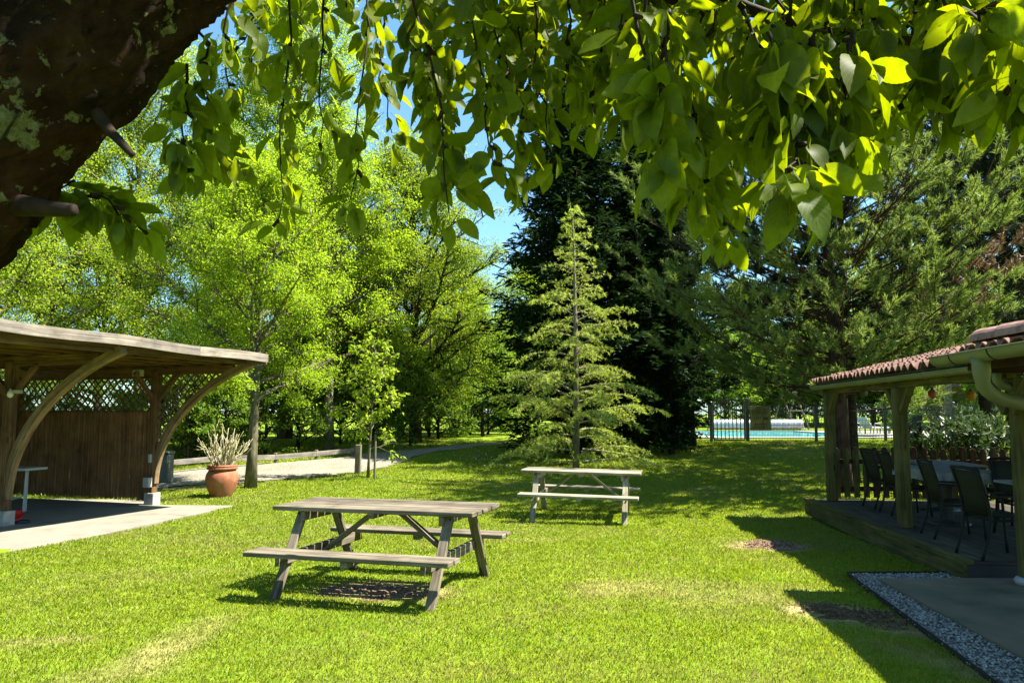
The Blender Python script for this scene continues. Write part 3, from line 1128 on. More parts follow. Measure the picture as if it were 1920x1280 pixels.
pt = patch(gx, gy, .9, 2) * .5 + patch(gx, gy, 2.6, 6) * .35 + patch(gx, gy, 7, 1) * .25
dry = np.clip(dr * 1.15 * r.uniform(.3, 1.3, n) + np.clip(pt - .02 + .18 * np.exp(-((gx - .6) / 2.2) ** 2 - ((gy - 7.5) / 3.5) ** 2), 0, 1) * .75 * r.uniform(0, 1.4, n) + (r.uniform(0, 1, n) < .05) * .6, 0, 1)
hh = r.uniform(.013, .031, n) * (1 + gy / 28) * (1 - .45 * np.clip(dr, 0, 1)) * (1 + .2 * patch(gx, gy, 3.1, 4))
ww = .0027 * (gy / 5) ** .85 * r.uniform(.7, 1.3, n)
az = r.uniform(0, 2 * np.pi, n)
la = r.uniform(0, 2 * np.pi, n)
lean = r.uniform(.15, .95, n) * hh
base = np.stack([gx, gy, gz(gy) - .004 + .012 * patch(gx, gy, 1.7) + .006 * patch(gx, gy, 5, 3)], 1)
sd = np.stack([np.cos(az), np.sin(az), 0 * az], 1) * ww[:, None]
tip = base + np.stack([np.cos(la) * lean, np.sin(la) * lean, hh], 1)
mid = base + np.stack([np.cos(la) * lean * .3, np.sin(la) * lean * .3, hh * .62], 1)
V = np.stack([base - sd, base + sd, mid + sd * .8, tip, mid - sd * .8], 1).reshape(-1, 3)
F5 = np.arange(n)[:, None] * 5 + np.arange(5)[None]
me = fast_mesh('grass', V, F5, M['grass'], attr=np.repeat(dry, 5))
tag(link('grass', me), 'short sunlit lawn grass around the picnic tables', 'grass', kind='stuff')

# daisies by the drive
r = np.random.default_rng(3)
k = 150
pts = np.array([G(px, py) for px, py in zip(r.normal(918, 32, k), np.clip(r.normal(858, 8, k), 842, 876))])
ang = np.linspace(0, 2 * np.pi, 7)[:-1]
hexv = np.stack([np.cos(ang), np.sin(ang), 0 * ang], 1)
me = leaf_mesh('daisies', hexv, np.array([[0, 1, 2, 3, 4, 5]]), pts + np.array([0, 0, .06]), r.normal(0, 1, (k, 3)) * np.array([1, 1, .2]), r.normal(0, .25, (k, 3)) + np.array([0, -.3, 1]), r.uniform(.008, .016, k), M['daisy'])
tag(link('daisies', me), 'white daisies scattered in shaded grass beside the drive', 'daisies', kind='stuff')

# ------------------------------------------------------------------ picnic tables
def picnic_table(label, wood, nb_top=6, seed=1):
    random.seed(seed)
    t = thing('picnic_table', label, 'picnic table', (0, 0, 0), 'picnic tables on the lawn')
    Lt, bw, gap, zt = 2.1, .126, .018, .82
    mb = MB()
    for i in range(nb_top):
        y = (i - (nb_top - 1) / 2) * (bw + gap)
        mb.box((random.uniform(-.006, .006), y, zt - .022 + random.uniform(-.002, .002)), (Lt + random.uniform(-.012, .012), bw, .044))
    mb.build('tabletop', wood, t, bevel=.006)
    for s in (-1, 1):
        mb = MB()
        for k in range(2):
            mb.box((random.uniform(-.008, .008), s * (.735 + k * .148 - .0), .46 - .022 + random.uniform(-.002, .002)), (2.02, .134, .044))
        mb.build('bench_seat', wood, t, bevel=.006)
    for sx in (-1, 1):
        for sy in (-1, 1):
            mb = MB()
            p0, p1 = np.array([sx * .775, sy * .30, zt - .05]), np.array([sx * .775, sy * .80, -.03])
            mb.beam(p0, p1, .045, .092, (1, 0, 0))
            mb.v = [np.array([q[0], q[1], q[2]]) for q in mb.v]
            mb.build('leg', wood, t, bevel=.005)
        for sy in (-1, 1):
            for zb_, yb_ in ((.37, .585), (.735, .335)):
                mb = MB()
                mb.tube([(sx * .79, sy * yb_, zb_), (sx * .806, sy * yb_, zb_)], .016, 8)
                mb.build('bolt', M['dark_edge'], t)
        mb = MB()
        mb.box((sx * .725, 0, .37), (.045, 1.66, .1), np.eye(3))
        mb.build('crossbeam', wood, t, bevel=.004)
        mb = MB()
        mb.box((sx * .725, 0, zt - .092), (.045, .8, .09))
        mb.build('top_cleat', wood, t, bevel=.004)
        mb = MB()
        mb.beam((sx * .69, .0, .34), (sx * .12, .0, zt - .06), .09, .042)
        mb.build('brace', wood, t, bevel=.004)
    mb = MB()
    mb.box((0, 0, zt - .07), (.07, .78, .05), np.eye(3))
    mb.build('centre_cleat', wood, t, bevel=.004)
    for s in (-1, 1):
        mb = MB()
        mb.box((0.02, s * .81, .39), (.07, .27, .05), np.eye(3))
        mb.build('seat_cleat', wood, t, bevel=.004)
    return t


T1 = picnic_table('weathered brown picnic table nearest the camera with open braced frame', M['table_wood'], seed=3)
T1.location = (-1.25, 7.86, float(gz(7.86)) + .0)
T1.rotation_euler = (0, 0, math.radians(-16))
T2 = picnic_table('pale sun bleached picnic table farther off in front of the cedar', M['pale_wood'], seed=8)
T2.location = (1.24, 13.9, float(gz(13.9)) + .005)
T2.rotation_euler = (0, math.radians(1.2), math.radians(-10))


# ------------------------------------------------------------------ curved timber shelter
def sh(o, t, z, base=A_):
    """shelter frame: o outwards over the lawn, t along the posts away from the camera"""
    return np.array([A_[0], A_[1], 0]) + v_s * o + u_s * t + np.array([0, 0, z])


SP = float(np.linalg.norm((B_ - A_)[:2]))
random.seed(4)
S = thing('timber_shelter', 'brown timber shelter with arched braces and lattice end wall', 'shelter', sh(0, 0, -.08))
W = M['shelter_wood']
TIP, ZT, ZS = 2.36, 2.74, -.075


def arch_pts(n=22):
    P = []
    for k in range(n + 1):
        a = math.radians(64) * k / n
        P.append((.05 + (TIP - .05) * (1 - math.cos(a)) / (1 - math.cos(math.radians(64))) , .34 + (ZT - .40) * math.sin(a) / math.sin(math.radians(64))))
    return P


AP = arch_pts()


def arch_z(o):
    return np.interp(o, [p[0] for p in AP], [p[1] for p in AP])


for t in (0, -SP, -2 * SP):
    mb = MB()
    mb.box(sh(0, t, (2.55 + .15) / 2), (2.40, .15, .15), frame_from((0, 0, 1), u_s))
    mb.build('post', W, S, bevel=.008)
    mb = MB()
    mb.box(sh(.02, t, ZS + .11), (.24, .2, .24), np.stack([v_s, u_s, [0, 0, 1]], 1))
    mb.build('footing', M['footing'], S, bevel=.01)
    # arch: laminated curved board, a swept rectangle
    mb = MB()
    n = len(AP)
    b = len(mb.v)
    for k in range(n):
        q0, q1 = AP[max(0, k - 1)], AP[min(n - 1, k + 1)]
        tx, tz = q1[0] - q0[0], q1[1] - q0[1]
        l = math.hypot(tx, tz)
        nxx, nzz = tz / l, -tx / l
        hw = .066
        for (a1, a2) in ((-1, -1), (1, -1), (1, 1), (-1, 1)):
            mb.v.append(sh(AP[k][0] + nxx * hw * a1, t + .055 * a2, AP[k][1] + nzz * hw * a1))
    for k in range(n - 1):
        for e in range(4):
            e2 = (e + 1) % 4
            mb.face((b + k * 4 + e, b + k * 4 + e2, b + k * 4 + 4 + e2, b + k * 4 + 4 + e), [(k * .15, e * .3), (k * .15, e * .3 + .13), (k * .15 + .15, e * .3 + .13), (k * .15 + .15, e * .3)])
    mb.face((b, b + 1, b + 2, b + 3))
    mb.face((b + n * 4 - 4, b + n * 4 - 3, b + n * 4 - 2, b + n * 4 - 1))
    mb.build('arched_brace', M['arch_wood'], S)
    mb = MB()
    mb.box(sh(-.95, t, 2.56), (5.7, .09, .16), np.stack([v_s, u_s, [0, 0, 1]], 1))
    mb.build('rafter', W, S, bevel=.006)
    for (oo, tt, ax) in ((.55, 0, 'o'), (0, -.55, 't'), (-.55, 0, 'o')) + (((0, .0, 'n'),) if False else ()):
        mb = MB()
        mb.beam(sh(oo * .1, t + tt * .1, 2.0), sh(oo, t + tt, 2.5), .07, .08)
        mb.build('knee_brace', W, S, bevel=.005)
    mb = MB()
    mb.box(sh(-3.8, t, (2.5) / 2), (2.5, .14, .14), frame_from((0, 0, 1), u_s))
    mb.build('post', W, S, bevel=.008)
# purlins
for k, o_ in enumerate(np.linspace(-3.6, 2.2, 11)):
    mb = MB()
    mb.box(sh(o_, -SP * 1.03 - .55 + .0, 2.675), (2 * SP + 1.6, .06, .07), np.stack([u_s, v_s, [0, 0, 1]], 1))
    mb.build('purlin', W, S, bevel=.004)
# boarded roof + front fascia (slightly bowed upwards towards the camera)
T0, T1_ = .28, -2 * SP - .9


def roof_z(t):
    s_ = (t - T0) / (T1_ - T0)
    return 2.715 + .10 * s_ ** 1.3 + .012 * math.sin(s_ * 17)


mb = MB()
ts = np.linspace(T0, T1_, 60)
os_ = np.linspace(-4.3, 2.42, 24)
mb.grid(np.array([[sh(o_, t, roof_z(t) + .10) for o_ in os_] for t in ts]))
mb.grid(np.array([[sh(o_, t, roof_z(t) + .0) for o_ in os_[::-1]] for t in ts]))
mb.build('roof_boards', W, S)
mb = MB()
for side in range(2):
    seg = [np.linspace(T0, -1.55, 14), np.linspace(-1.556, T1_, 26)][side]
    top, bot, topb, botb = [], [], [], []
    for t in seg:
        zz = roof_z(t)
        top.append(sh(2.47, t, zz + .135))
        bot.append(sh(2.47, t, zz - .02))
        topb.append(sh(2.425, t, zz + .135))
        botb.append(sh(2.425, t, zz - .02))
    rows = [botb, bot, top, topb]
    b = len(mb.v)
    m = len(seg)
    for rw in rows:
        mb.v.extend(rw)
    off = random.uniform(0, 9)
    for j in range(4):
        j2 = (j + 1) % 4
        for i in range(m - 1):
            uu = [abs(seg[i]) + off, abs(seg[i + 1]) + off]
            vv = [j * .4, j * .4 + (.18 if j in (1, 3) else .045)]
            mb.face((b + j * m + i, b + j2 * m + i, b + j2 * m + i + 1, b + j * m + i + 1), [(uu[0], vv[0]), (uu[0], vv[1]), (uu[1], vv[1]), (uu[1], vv[0])])
    mb.face([b + j * m for j in range(4)])
    mb.face([b + j * m + m - 1 for j in range(4)][::-1])
mb.build('fascia_board', M['fascia_wood'], S)
mb = MB()
mb.box(sh(-.93, T0 + .012, 2.735), (6.7, .04, .15), np.stack([v_s, u_s, [0, 0, 1]], 1))
mb.build('end_fascia', M['fascia_wood'], S, bevel=.004)


def lattice(name, P, umin, umax, zmin, zmax, inside, step=.122, w=.032, th=.009):
    """crossed strips in a vertical plane; P(u, z, offset) -> point; inside(u, z) clips"""
    mb = MB()
    for sgn, off in ((1, -.006), (-1, .006)):
        c = umin - (zmax - zmin) * 1.0 - 1
        while c < umax + (zmax - zmin) + 1:
            run = None
            zs_ = np.arange(zmin, zmax + .001, .012)
            segs = []
            for z in zs_:
                uu = c + sgn * (z - zmin)
                ok = umin <= uu <= umax and inside(uu, z)
                if ok and run is None:
                    run = z
                if (not ok or z == zs_[-1]) and run is not None:
                    if z - run > .03:
                        segs.append((run, z))
                    run = None
            for (za, zb) in segs:
                pa, pb = P(c + sgn * (za - zmin), za, off), P(c + sgn * (zb - zmin), zb, off)
                nrm = P(0, 0, 1) - P(0, 0, 0)
                R = frame_from(pb - pa, nrm)
                mb.box((pa + pb) / 2, (np.linalg.norm(pb - pa), w, th), R)
            c += step * 1.414
    return mb.build(name, M['lattice'], S)


# end wall: reed screen below, lattice above; lattice in the arch bay too
lattice('lattice_panel', lambda u, z, o: sh(-u, .0 + o, z), .08, 3.74, 1.72, 2.45, lambda u, z: z > 1.72 and (u - .0) + (2.45 - z) > .0 and z < 2.45)
lattice('lattice_panel', lambda u, z, o: sh(u, .0 + o, z), .08, 2.1, .5, 2.5, lambda u, z: z > arch_z(u) + .0)
mb = MB()
random.seed(12)
u = .09
while u < 3.72:
    w_ = random.uniform(.009, .017)
    if random.random() > .003:
        za, zb = .03 + random.uniform(-.05, .03), 1.74 + random.uniform(-.03, .03)
        mb.box(sh(-u, random.uniform(-.008, .008), (za + zb) / 2), (zb - za, w_ * 1.5, .008), frame_from(np.array([0, 0, 1.0]) + v_s * random.uniform(-.004, .004), v_s) @ np.array([[1, 0, 0], [0, 0, 1], [0, 1, 0]]).T)
    u += w_
mb.build('reed_screen', M['reed'], S)
mb = MB()
for z in (.16, 1.73, 2.46):
    mb.box(sh(-1.9, .035, z), (3.66, .05, .09), np.stack([v_s, u_s, [0, 0, 1]], 1))
mb.build('wall_rail', W, S, bevel=.004)
# back wall (only its dark inside is glimpsed past the front post)
mb = MB()
random.seed(13)
u = .1
while u < 2 * SP - .1:
    w_ = random.uniform(.02, .03)
    mb.box(sh(-3.8 + random.uniform(-.006, .006), -u, 1.2), (2.4, w_ * 1.1, .01), np.stack([[0, 0, 1], u_s, v_s], 1))
    u += w_
mb.build('reed_screen', M['reed'], S)
# small fittings fixed to the shelter
mb = MB()
mb.box(sh(.0, -.12, .36), (.15, .1, .19), np.stack([v_s, u_s, [0, 0, 1]], 1))
mb.build('switch_box', M['white_plastic'], S, bevel=.01)
mb = MB()
mb.box(sh(.02, -.1, .83), (.06, .05, .17), np.stack([v_s, u_s, [0, 0, 1]], 1))
mb.build('socket_box', M['white_plastic'], S, bevel=.006)
mb = MB()
mb.box(sh(-.05, -.42, 2.5), (.22, .09, .13), np.stack([v_s, u_s, [0, 0, 1]], 1))
mb.build('lamp_box', M['white_plastic'], S, bevel=.01)
mb = MB()
q = sh(.12, -SP - .1, 2.03)
mb.lathe(q, [(.0, -.07), (.035, -.055), (.05, -.02), (.042, .02), (.02, .045), (.018, .075), (0, .076)], 14)
bl = mb.build('bulb', M['glass'], S, True)
mb = MB()
mb.box(q + np.array([.1, .02, .03]), (.16, .05, .06))
mb.build('lamp_holder', M['footing'], S, bevel=.006)

# folding table and red dish under the shelter
q = np.array([*G(44, 968)[:2], ZS])
FT = thing('folding_table', 'white folding table behind the left post of the shelter', 'table', q)
ax = np.array([-.98, .2, 0])
mb = MB()
mb.box(q + ax * .45 + np.array([.0, 0, .80]), (1.35, .5, .045), np.stack([ax, [.2, .98, 0], [0, 0, 1]], 1))
mb.build('tabletop', M['white_metal'], FT, bevel=.008)
for s in (0, 1):
    mb = MB()
    c = q + ax * (s * .9) + np.array([0, 0, 0])
    mb.tube([c + np.array([0, -.02, 0]), c + np.array([0.02, -.02, .78])], .019, 8)
    mb.build('leg', M['white_metal'], FT)
    mb = MB()
    mb.tube([c + np.array([-.22, .4, 0]), c + np.array([-.22, .4, .78])], .019, 8)
    mb.build('leg', M['white_metal'], FT)
mb = MB()
mb.tube([q + np.array([.01, -.03, .33]), q + ax * .45 + np.array([0, -.04, .18])], .012, 6)
mb.build('stretcher', M['white_metal'], FT)
q = np.array([*onz(24, 980, ZS)[:2], ZS])
RD = thing('red_dish', 'shallow red plastic dish tipped on the slab by the post', 'dish', q)
mb = MB()
mb.lathe(q + np.array([0, 0, .015]), [(0, .0), (.10, .004), (.15, .04), (.165, .07), (.158, .07), (.14, .038), (.095, .012), (0, .01)], 26)
ob = mb.build('bowl', M['red_plastic'], RD, True)
ob.rotation_euler = (math.radians(24), math.radians(8), 0)
ob.location = (0, 0, .05)
q2 = np.array([*onz(40, 980, ZS)[:2], ZS])
mb = MB()
for k_ in range(2):
    mb.tube([q2 + np.array([.12 * math.cos(a) * (1 - .1 * k_), .12 * math.sin(a), .015 + .02 * k_]) for a in np.linspace(0, 6.2832, 22)], .011, 6)
tag(mb.build('hose_coil', M['dark_hose'], origin=q2), 'small dark coil of hose beside the red dish', 'hose')

# ------------------------------------------------------------------ terracotta pot with dead stems
q = G(415, 930)
POT = thing('terracotta_pot', 'large round terracotta pot with a thick rim on the grass', 'pot', q)
ps = 1.0
mb = MB()
mb.lathe(q, [(0, -.01), (.205, -.01), (.225, .02), (.29, .16), (.335, .30), (.345, .40), (.325, .49), (.285, .555), (.262, .57)], 40, .015)
mb.build('body', M['terracotta'], POT, True)
mb = MB()
mb.lathe(q, [(.262, .57), (.30, .575), (.325, .595), (.325, .62), (.30, .63), (.315, .645), (.32, .665), (.30, .68), (.27, .68), (.255, .60), (0, .58)], 40, .01)
mb.build('rim', M['terracotta'], POT, True)
PL = thing('dead_shrub', 'dry leafless shrub of pale upright stems in the terracotta pot', 'plant', q + np.array([0, 0, .58]))
r = np.random.default_rng(21)
random.seed(21)
mb = MB()
for k in range(46):
    a = r.uniform(0, 6.283)
    rr = r.uniform(0, .2)
    p = q + np.array([rr * math.cos(a), rr * math.sin(a), .56])
    outw = r.uniform(.05, .95) ** 1.2
    d = norm(np.array([math.cos(a) * outw, math.sin(a) * outw, 1.0]) + r.normal(0, .12, 3))
    ln = r.uniform(.45, 1.0) * (1.05 - .2 * outw)
    pts = [p]
    for s_ in range(6):
        d = norm(d + r.normal(0, .09, 3) + np.array([0, 0, .06]))
        pts.append(pts[-1] + d * ln / 6)
    r0 = r.uniform(.011, .02)
    mb.tube(pts, [r0 * (1 - .1 * i) for i in range(7)], 6)
    for c in range(r.integers(1, 4)):
        i = r.integers(2, 6)
        d2 = norm(d + r.normal(0, .5, 3))
        l2 = r.uniform(.12, .35)
        mb.tube([pts[i], pts[i] + d2 * l2 * .5 + r.normal(0, .01, 3), pts[i] + d2 * l2 + np.array([0, 0, .04])], [r0 * .6, r0 * .5, r0 * .3], 5)
mb.build('stems', M['dry_stem'], PL, True)

# grey green bin behind the shelter, rail along the drive, posts
q = G(306, 905)
BIN = thing('storage_bin', 'grey green upright bin with flat lid beside the shelter end', 'bin', q)
mb = MB()
mb.box(q + np.array([0, 0, .36]), (.36, .36, .72))
mb.build('body', M['bin'], BIN, bevel=.03)
mb = MB()
mb.box(q + np.array([0, -.01, .755]), (.41, .42, .07))
mb.build('lid', M['bin'], BIN, bevel=.03)

rp = [G(300, 890), G(404, 879), G(515, 869), G(592, 862.5), G(664, 855.5)]
RAIL = thing('low_rail_fence', 'low silvered timber rail fence along the far side of the drive', 'fence', rp[0])
for i in range(len(rp) - 1):
    mb = MB()
    hA = .30 if i < 2 else .2
    a, b = rp[i] + np.array([0, 0, hA]), rp[i + 1] + np.array([0, 0, .30 if i < 1 else .2])
    mb.beam(a, b, .06, .15)
    mb.build('rail', M['rail_wood'], RAIL, bevel=.008)
for p in rp:
    mb = MB()
    mb.box(p + np.array([0, .06, .13]), (.4, .09, .09), frame_from((0, 0, 1)))
    mb.build('post', M['post_wood'], RAIL, bevel=.006)

q = G(671, 889)
PS = thing('timber_post', 'stout weathered timber post standing at the lawn edge by the drive', 'post', q)
mb = MB()
mb.box(q + np.array([0, 0, .38]), (.86, .155, .155), frame_from((.02, 0, 1)))
mb.build('post', M['post_wood'], PS, bevel=.015)
mb = MB()
mb.tube([q + np.array([.16 + .06 * math.cos(a), -.02, .18 + .09 * math.sin(a)]) for a in np.linspace(0, 6.283, 16)], .006, 5)
mb.build('wire_loop', M['white_metal'], PS)

# ------------------------------------------------------------------ deck, porch, eave
DK = thing('wooden_deck', 'low timber deck edged with green stained boards on the right', 'deck', dk(0, 0, 0))
RE = np.stack([E_, N_, [0, 0, 1]], 1)
RN = np.stack([N_, E_, [0, 0, 1]], 1)
random.seed(31)
mb = MB()
n_ = .13
while n_ < 4.55:
    mb.box(dk(2.97, n_ + .068, .182), (5.78, .137, .03), RE)
    n_ += .142
mb.build('deck_boards', M['deck_wood'], DK, bevel=.003)
mb = MB()
mb.box(dk(2.975, .06, .19), (5.95, .12, .045), RE)
mb.build('edge_board', M['porch_wood'], DK, bevel=.004)
mb = MB()
mb.box(dk(2.97, .03, .05), (5.92, .04, .235), RE)
mb.build('side_fascia', M['porch_wood'], DK, bevel=.004)
mb = MB()
mb.box(dk(.04, 2.3, .07), (4.55, .04, .2), RN)
mb.box(dk(.05, 2.3, .185), (4.35, .1, .03), RN)
mb.build('end_fascia', M['table_dark'], DK, bevel=.004)

PO = thing('tiled_porch', 'open porch with clay tile roof on green stained timber posts over the deck', 'porch', dk(0, .36, .2))
PW = M['porch_wood']
for (t, zb) in ((5.55, .197), (2.43, .197), (-.34, .03)):
    mb = MB()
    mb.box(dk(t, .38 if t > -.3 else .47, (2.06 + zb) / 2), (2.06 - zb, .155, .155), frame_from((0, 0, 1), E_))
    mb.build('post', PW, PO, bevel=.012)
    if t > -1:
        for s in (-1, 1):
            if t > 5 and s > 0:
                continue
            mb = MB()
            mb.beam(dk(t + s * .06, .38, 1.72), dk(t + s * .42, .38, 2.08), .075, .1)
            mb.build('brace', PW, PO, bevel=.008)
mb = MB()
mb.lathe(dk(-.34, .47, .0), [(0, .05), (.13, .05), (.14, .09), (.12, .12), (0, .12)], 16)
mb.build('footing', M['white_plastic'], PO, True)
mb = MB()
mb.box(dk(2.65, .38, 2.12), (6.1, .1, .14), RE)
mb.build('beam', PW, PO, bevel=.008)
mb = MB()
mb.box(dk(2.65, 4.4, 2.95), (6.1, .1, .14), RE)
mb.build('ridge_beam', PW, PO, bevel=.008)
for t in np.linspace(-.3, 5.6, 9):
    mb = MB()
    mb.beam(dk(t, .2, 2.165), dk(t, 4.5, 2.165 + 4.3 * math.tan(math.radians(13))), .06, .1)
    mb.build('rafter', PW, PO, bevel=.005)


def tile_roof(t0, t1, n0, n1, z0, slope, pitch=.19, amp=.045, course=.36, seed=1):
    """canal tile sheet: scalloped waves along the eave, courses stepping up the slope"""
    rr_ = np.random.default_rng(seed)
    mb = MB()
    nw = int(round((t1 - t0) / pitch))
    nc = int((n1 - n0) / course) + 1
    for c in range(nc):
        na, nb = n0 + c * course, min(n0 + (c + 1) * course + .05, n1 + .05)
        tt = np.linspace(t0, t1, nw * 8 + 1)
        ph = (tt - t0) / pitch * math.pi
        jit = np.repeat(rr_.normal(0, .012, nw), 8)
        jit = np.r_[jit, jit[-1]]
        wv = amp * (2 * np.abs(np.sin(ph)) ** .8 - .6)
        ra = [dk(t, na + j, z0 + (na - n0) * slope + w + .028) for t, w, j in zip(tt, wv, jit)]
        rb = [dk(t, nb + j, z0 + (nb - n0) * slope + w * .94) for t, w, j in zip(tt, wv, jit)]
        mb.grid(np.array([ra, [(np.array(a) + np.array(b)) / 2 for a, b in zip(ra, rb)], rb]))
    return mb


o = tile_roof(-.55, 5.80, .16, 4.5, 2.24, math.tan(math.radians(13)), seed=3).build('roof_tiles', M['tile'], PO)
sm = o.modifiers.new('thick', 'SOLIDIFY')
sm.thickness = .016
mb = MB()
mb.grid(np.array([[dk(t, n, 2.205 + (n - .16) * math.tan(math.radians(13))) for n in (.2, 2.4, 4.5)] for t in (-.57, 5.76)]))
o = mb.build('roof_lining', M['deck_wood'], PO)
o.modifiers.new('thick', 'SOLIDIFY').thickness = .02


def half_gutter(mb, t0, t1, n, z, r_, th=.006, seg=12):
    rows = []
    for k in range(seg + 1):
        a = math.pi + math.pi * k / seg
        rows.append((n + r_ * math.cos(a), z + r_ * math.sin(a)))
    for k in range(seg + 1):
        a = 2 * math.pi - math.pi * k / seg
        rows.append((n + (r_ - th) * math.cos(a), z + (r_ - th) * math.sin(a)))
    ts_ = np.linspace(t0, t1, 24)
    mb.grid(np.array([[dk(t, q[0], q[1]) for q in rows + rows[:1]] for t in ts_]))
    for t in (t0, t1):
        b = len(mb.v)
        for q in rows[:seg + 1]:
            mb.v.append(dk(t, q[0], q[1]))
        mb.face(list(range(b, b + seg + 1)))
    # rolled lip
    mb.tube([dk(t, n - r_, z) for t in ts_], .009, 6)
    return mb


mb = half_gutter(MB(), -.42, 5.86, .215, 2.185, .062)
g1 = mb.build('gutter', M['gutter'], PO, True)
for t in np.arange(.0, 5.8, 1.15):
    mb = MB()
    mb.tube([dk(t, .215 + .066 * math.cos(a), 2.185 + .066 * math.sin(a)) for a in np.linspace(math.pi, 2 * math.pi, 10)], .007, 5)
    mb.build('gutter_clip', M['gutter'], g1)
mb = MB()
mb.tube([dk(-.36, .26, 2.15), dk(-.36, .26, 2.03), dk(-.36, .3, 1.985), dk(-.34, .5, 1.93), dk(-.3, 1.2, 1.86)], .042, 12)
mb.build('downpipe', M['gutter'], PO, True)

mb = MB()
mb.v = [dk(-.5, .12, 2.1), dk(-.5, 3.3, 2.1), dk(-.5, 3.3, 2.9), dk(-.5, .12, 2.17)] + [dk(-.53, .12, 2.1), dk(-.53, 3.3, 2.1), dk(-.53, 3.3, 2.9), dk(-.53, .12, 2.17)]
for f_ in ((0, 1, 2, 3), (7, 6, 5, 4), (0, 4, 5, 1), (1, 5, 6, 2), (2, 6, 7, 3), (3, 7, 4, 0)):
    mb.face(f_)
mb.build('sun_block_board', M['picket_wood'], PO)  # board added only to stop sunlight leaking between the two roofs

# picket fence at the far end of the deck
PF = thing('picket_fence', 'red brown picket fence closing the far end of the deck', 'fence', dk(5.88, 0, .2))
random.seed(41)
for k, n in enumerate(np.arange(.58, 4.5, .165)):
    mb = MB()
    h = .88 + random.uniform(-.02, .02)
    c = dk(5.9, n, .23)
    w_ = .10
    fr = np.stack([N_, E_, [0, 0, 1]], 1)
    pts2 = [(-w_ / 2, 0), (w_ / 2, 0), (w_ / 2, h - .05), (.02, h), (-.02, h), (-w_ / 2, h - .05)]
    b = len(mb.v)
    for off in (-.011, .011):
        for (a, z) in pts2:
            mb.v.append(c + fr @ np.array([a, off, z]))
    o1 = random.uniform(0, 20)
    mb.face([b + i for i in range(6)], [(z + o1, a) for a, z in pts2])
    mb.face([b + 6 + i for i in range(6)][::-1], [(z + o1, a) for a, z in pts2][::-1])
    for i in range(6):
        j = (i + 1) % 6
        mb.face((b + i, b + 6 + i, b + 6 + j, b + j))
    mb.build('picket', M['porch_wood'] if n < 1.1 else M['picket_wood'], PF, bevel=.003)
for z in (.38, .86):
    mb = MB()
    mb.box(dk(5.93, 2.5, z), (4.1, .035, .08), RN)
    mb.build('rail', M['picket_wood'], PF, bevel=.004)

# nearer roof edge (house eave) with its big gutter and swan neck downpipe
EV = thing('tiled_house_eave', 'near house eave with ridge tiles, wide drab gutter and bent downpipe', 'roof', dk(-1.2, .3, 2.2))
ET0, ETN, EN, EZ = -.48, -6.6, -.27, 2.225
o = tile_roof(ETN, ET0 - .12, EN + .02, EN + .2, EZ + .05, math.tan(math.radians(14)), .19, .03, .36, 5).build('roof_tiles', M['tile'], EV)
o.modifiers.new('thick', 'SOLIDIFY').thickness = .016
mb = MB()
mb.grid(np.array([[dk(t, n, EZ + .02 + min(.13, (n - EN) * .3)) for n in (EN + .06, EN + .45, EN + 3.4)] for t in (ETN, -.515)]))
o = mb.build('roof_lining', M['deck_wood'], EV)
o.modifiers.new('thick', 'SOLIDIFY').thickness = .03
mb = MB()
mb.box(dk((ETN + ET0) / 2, EN + .16, EZ - .03), (ET0 - ETN - .3, .05, .16), RE)
mb.build('eave_board', M['picket_wood'], EV, bevel=.004)
g2 = half_gutter(MB(), ETN, ET0, EN - .06, EZ + .03, .095).build('gutter', M['gutter'], EV, True)
for t in (-.9, -1.6, -2.5, -3.4):
    mb = MB()
    mb.tube([dk(t, EN - .06 + .1 * math.cos(a), EZ + .03 + .1 * math.sin(a)) for a in np.linspace(math.pi, 2 * math.pi, 12)], .005, 5)
    mb.build('gutter_clip', M['table_dark'], g2)
mb = MB()
pth = [dk(-1.3, EN - .06, EZ - .03), dk(-1.3, EN - .06, EZ - .20), dk(-1.29, EN - .05, EZ - .27), dk(-1.27, EN + .02, EZ - .345), dk(-1.24, EN + .14, EZ - .40), dk(-1.2, EN + .5, EZ - .46), dk(-1.1, EN + 1.2, EZ - .53)]
mb.tube(lerp_pts(pth, 26), [.085 if i == 0 else (.075 if i < 3 else .062) for i in range(26)], 16)
mb.build('downpipe', M['gutter'], EV, True)
mb = MB()
random.seed(5)
t = ET0 - .34
while t > -5.5:
    ln = .46
    P_ = []
    for tt in (t, t - ln * .5, t - ln):
        rad = .125 if tt == t else (.12 if tt > t - ln * .9 else .112)
        P_.append([dk(tt, EN + .2 + rad * math.cos(a), EZ + .155 + rad * 1.0 * math.sin(a)) for a in np.linspace(0, math.pi, 12)])
    mb.grid(np.array(P_))
    b = len(mb.v)
    mb.v.extend(P_[0])
    mb.face(list(range(b, b + 12)))
    t -= ln * .93
o = mb.build('ridge_tiles', M['ridge_tile'], EV, False)
mb = MB()
n = 20
th = np.linspace(0, math.pi, n)
rows = []
for k, tt in enumerate(np.linspace(ET0 - .06, ET0 - .38, 12)):
    rad = .125 * math.sin(math.pi * (.12 + .42 * k / 11))
    rows.append([dk(tt, EN + .2 + rad * math.cos(a), EZ + .14 + rad * math.sin(a) * (1 + .12 * mnoise.noise(Vector((k * .6, a * 3, 0))))) for a in th])
mb.grid(np.array(rows))
mb.build('lichen_cap', M['moss'], EV, True)


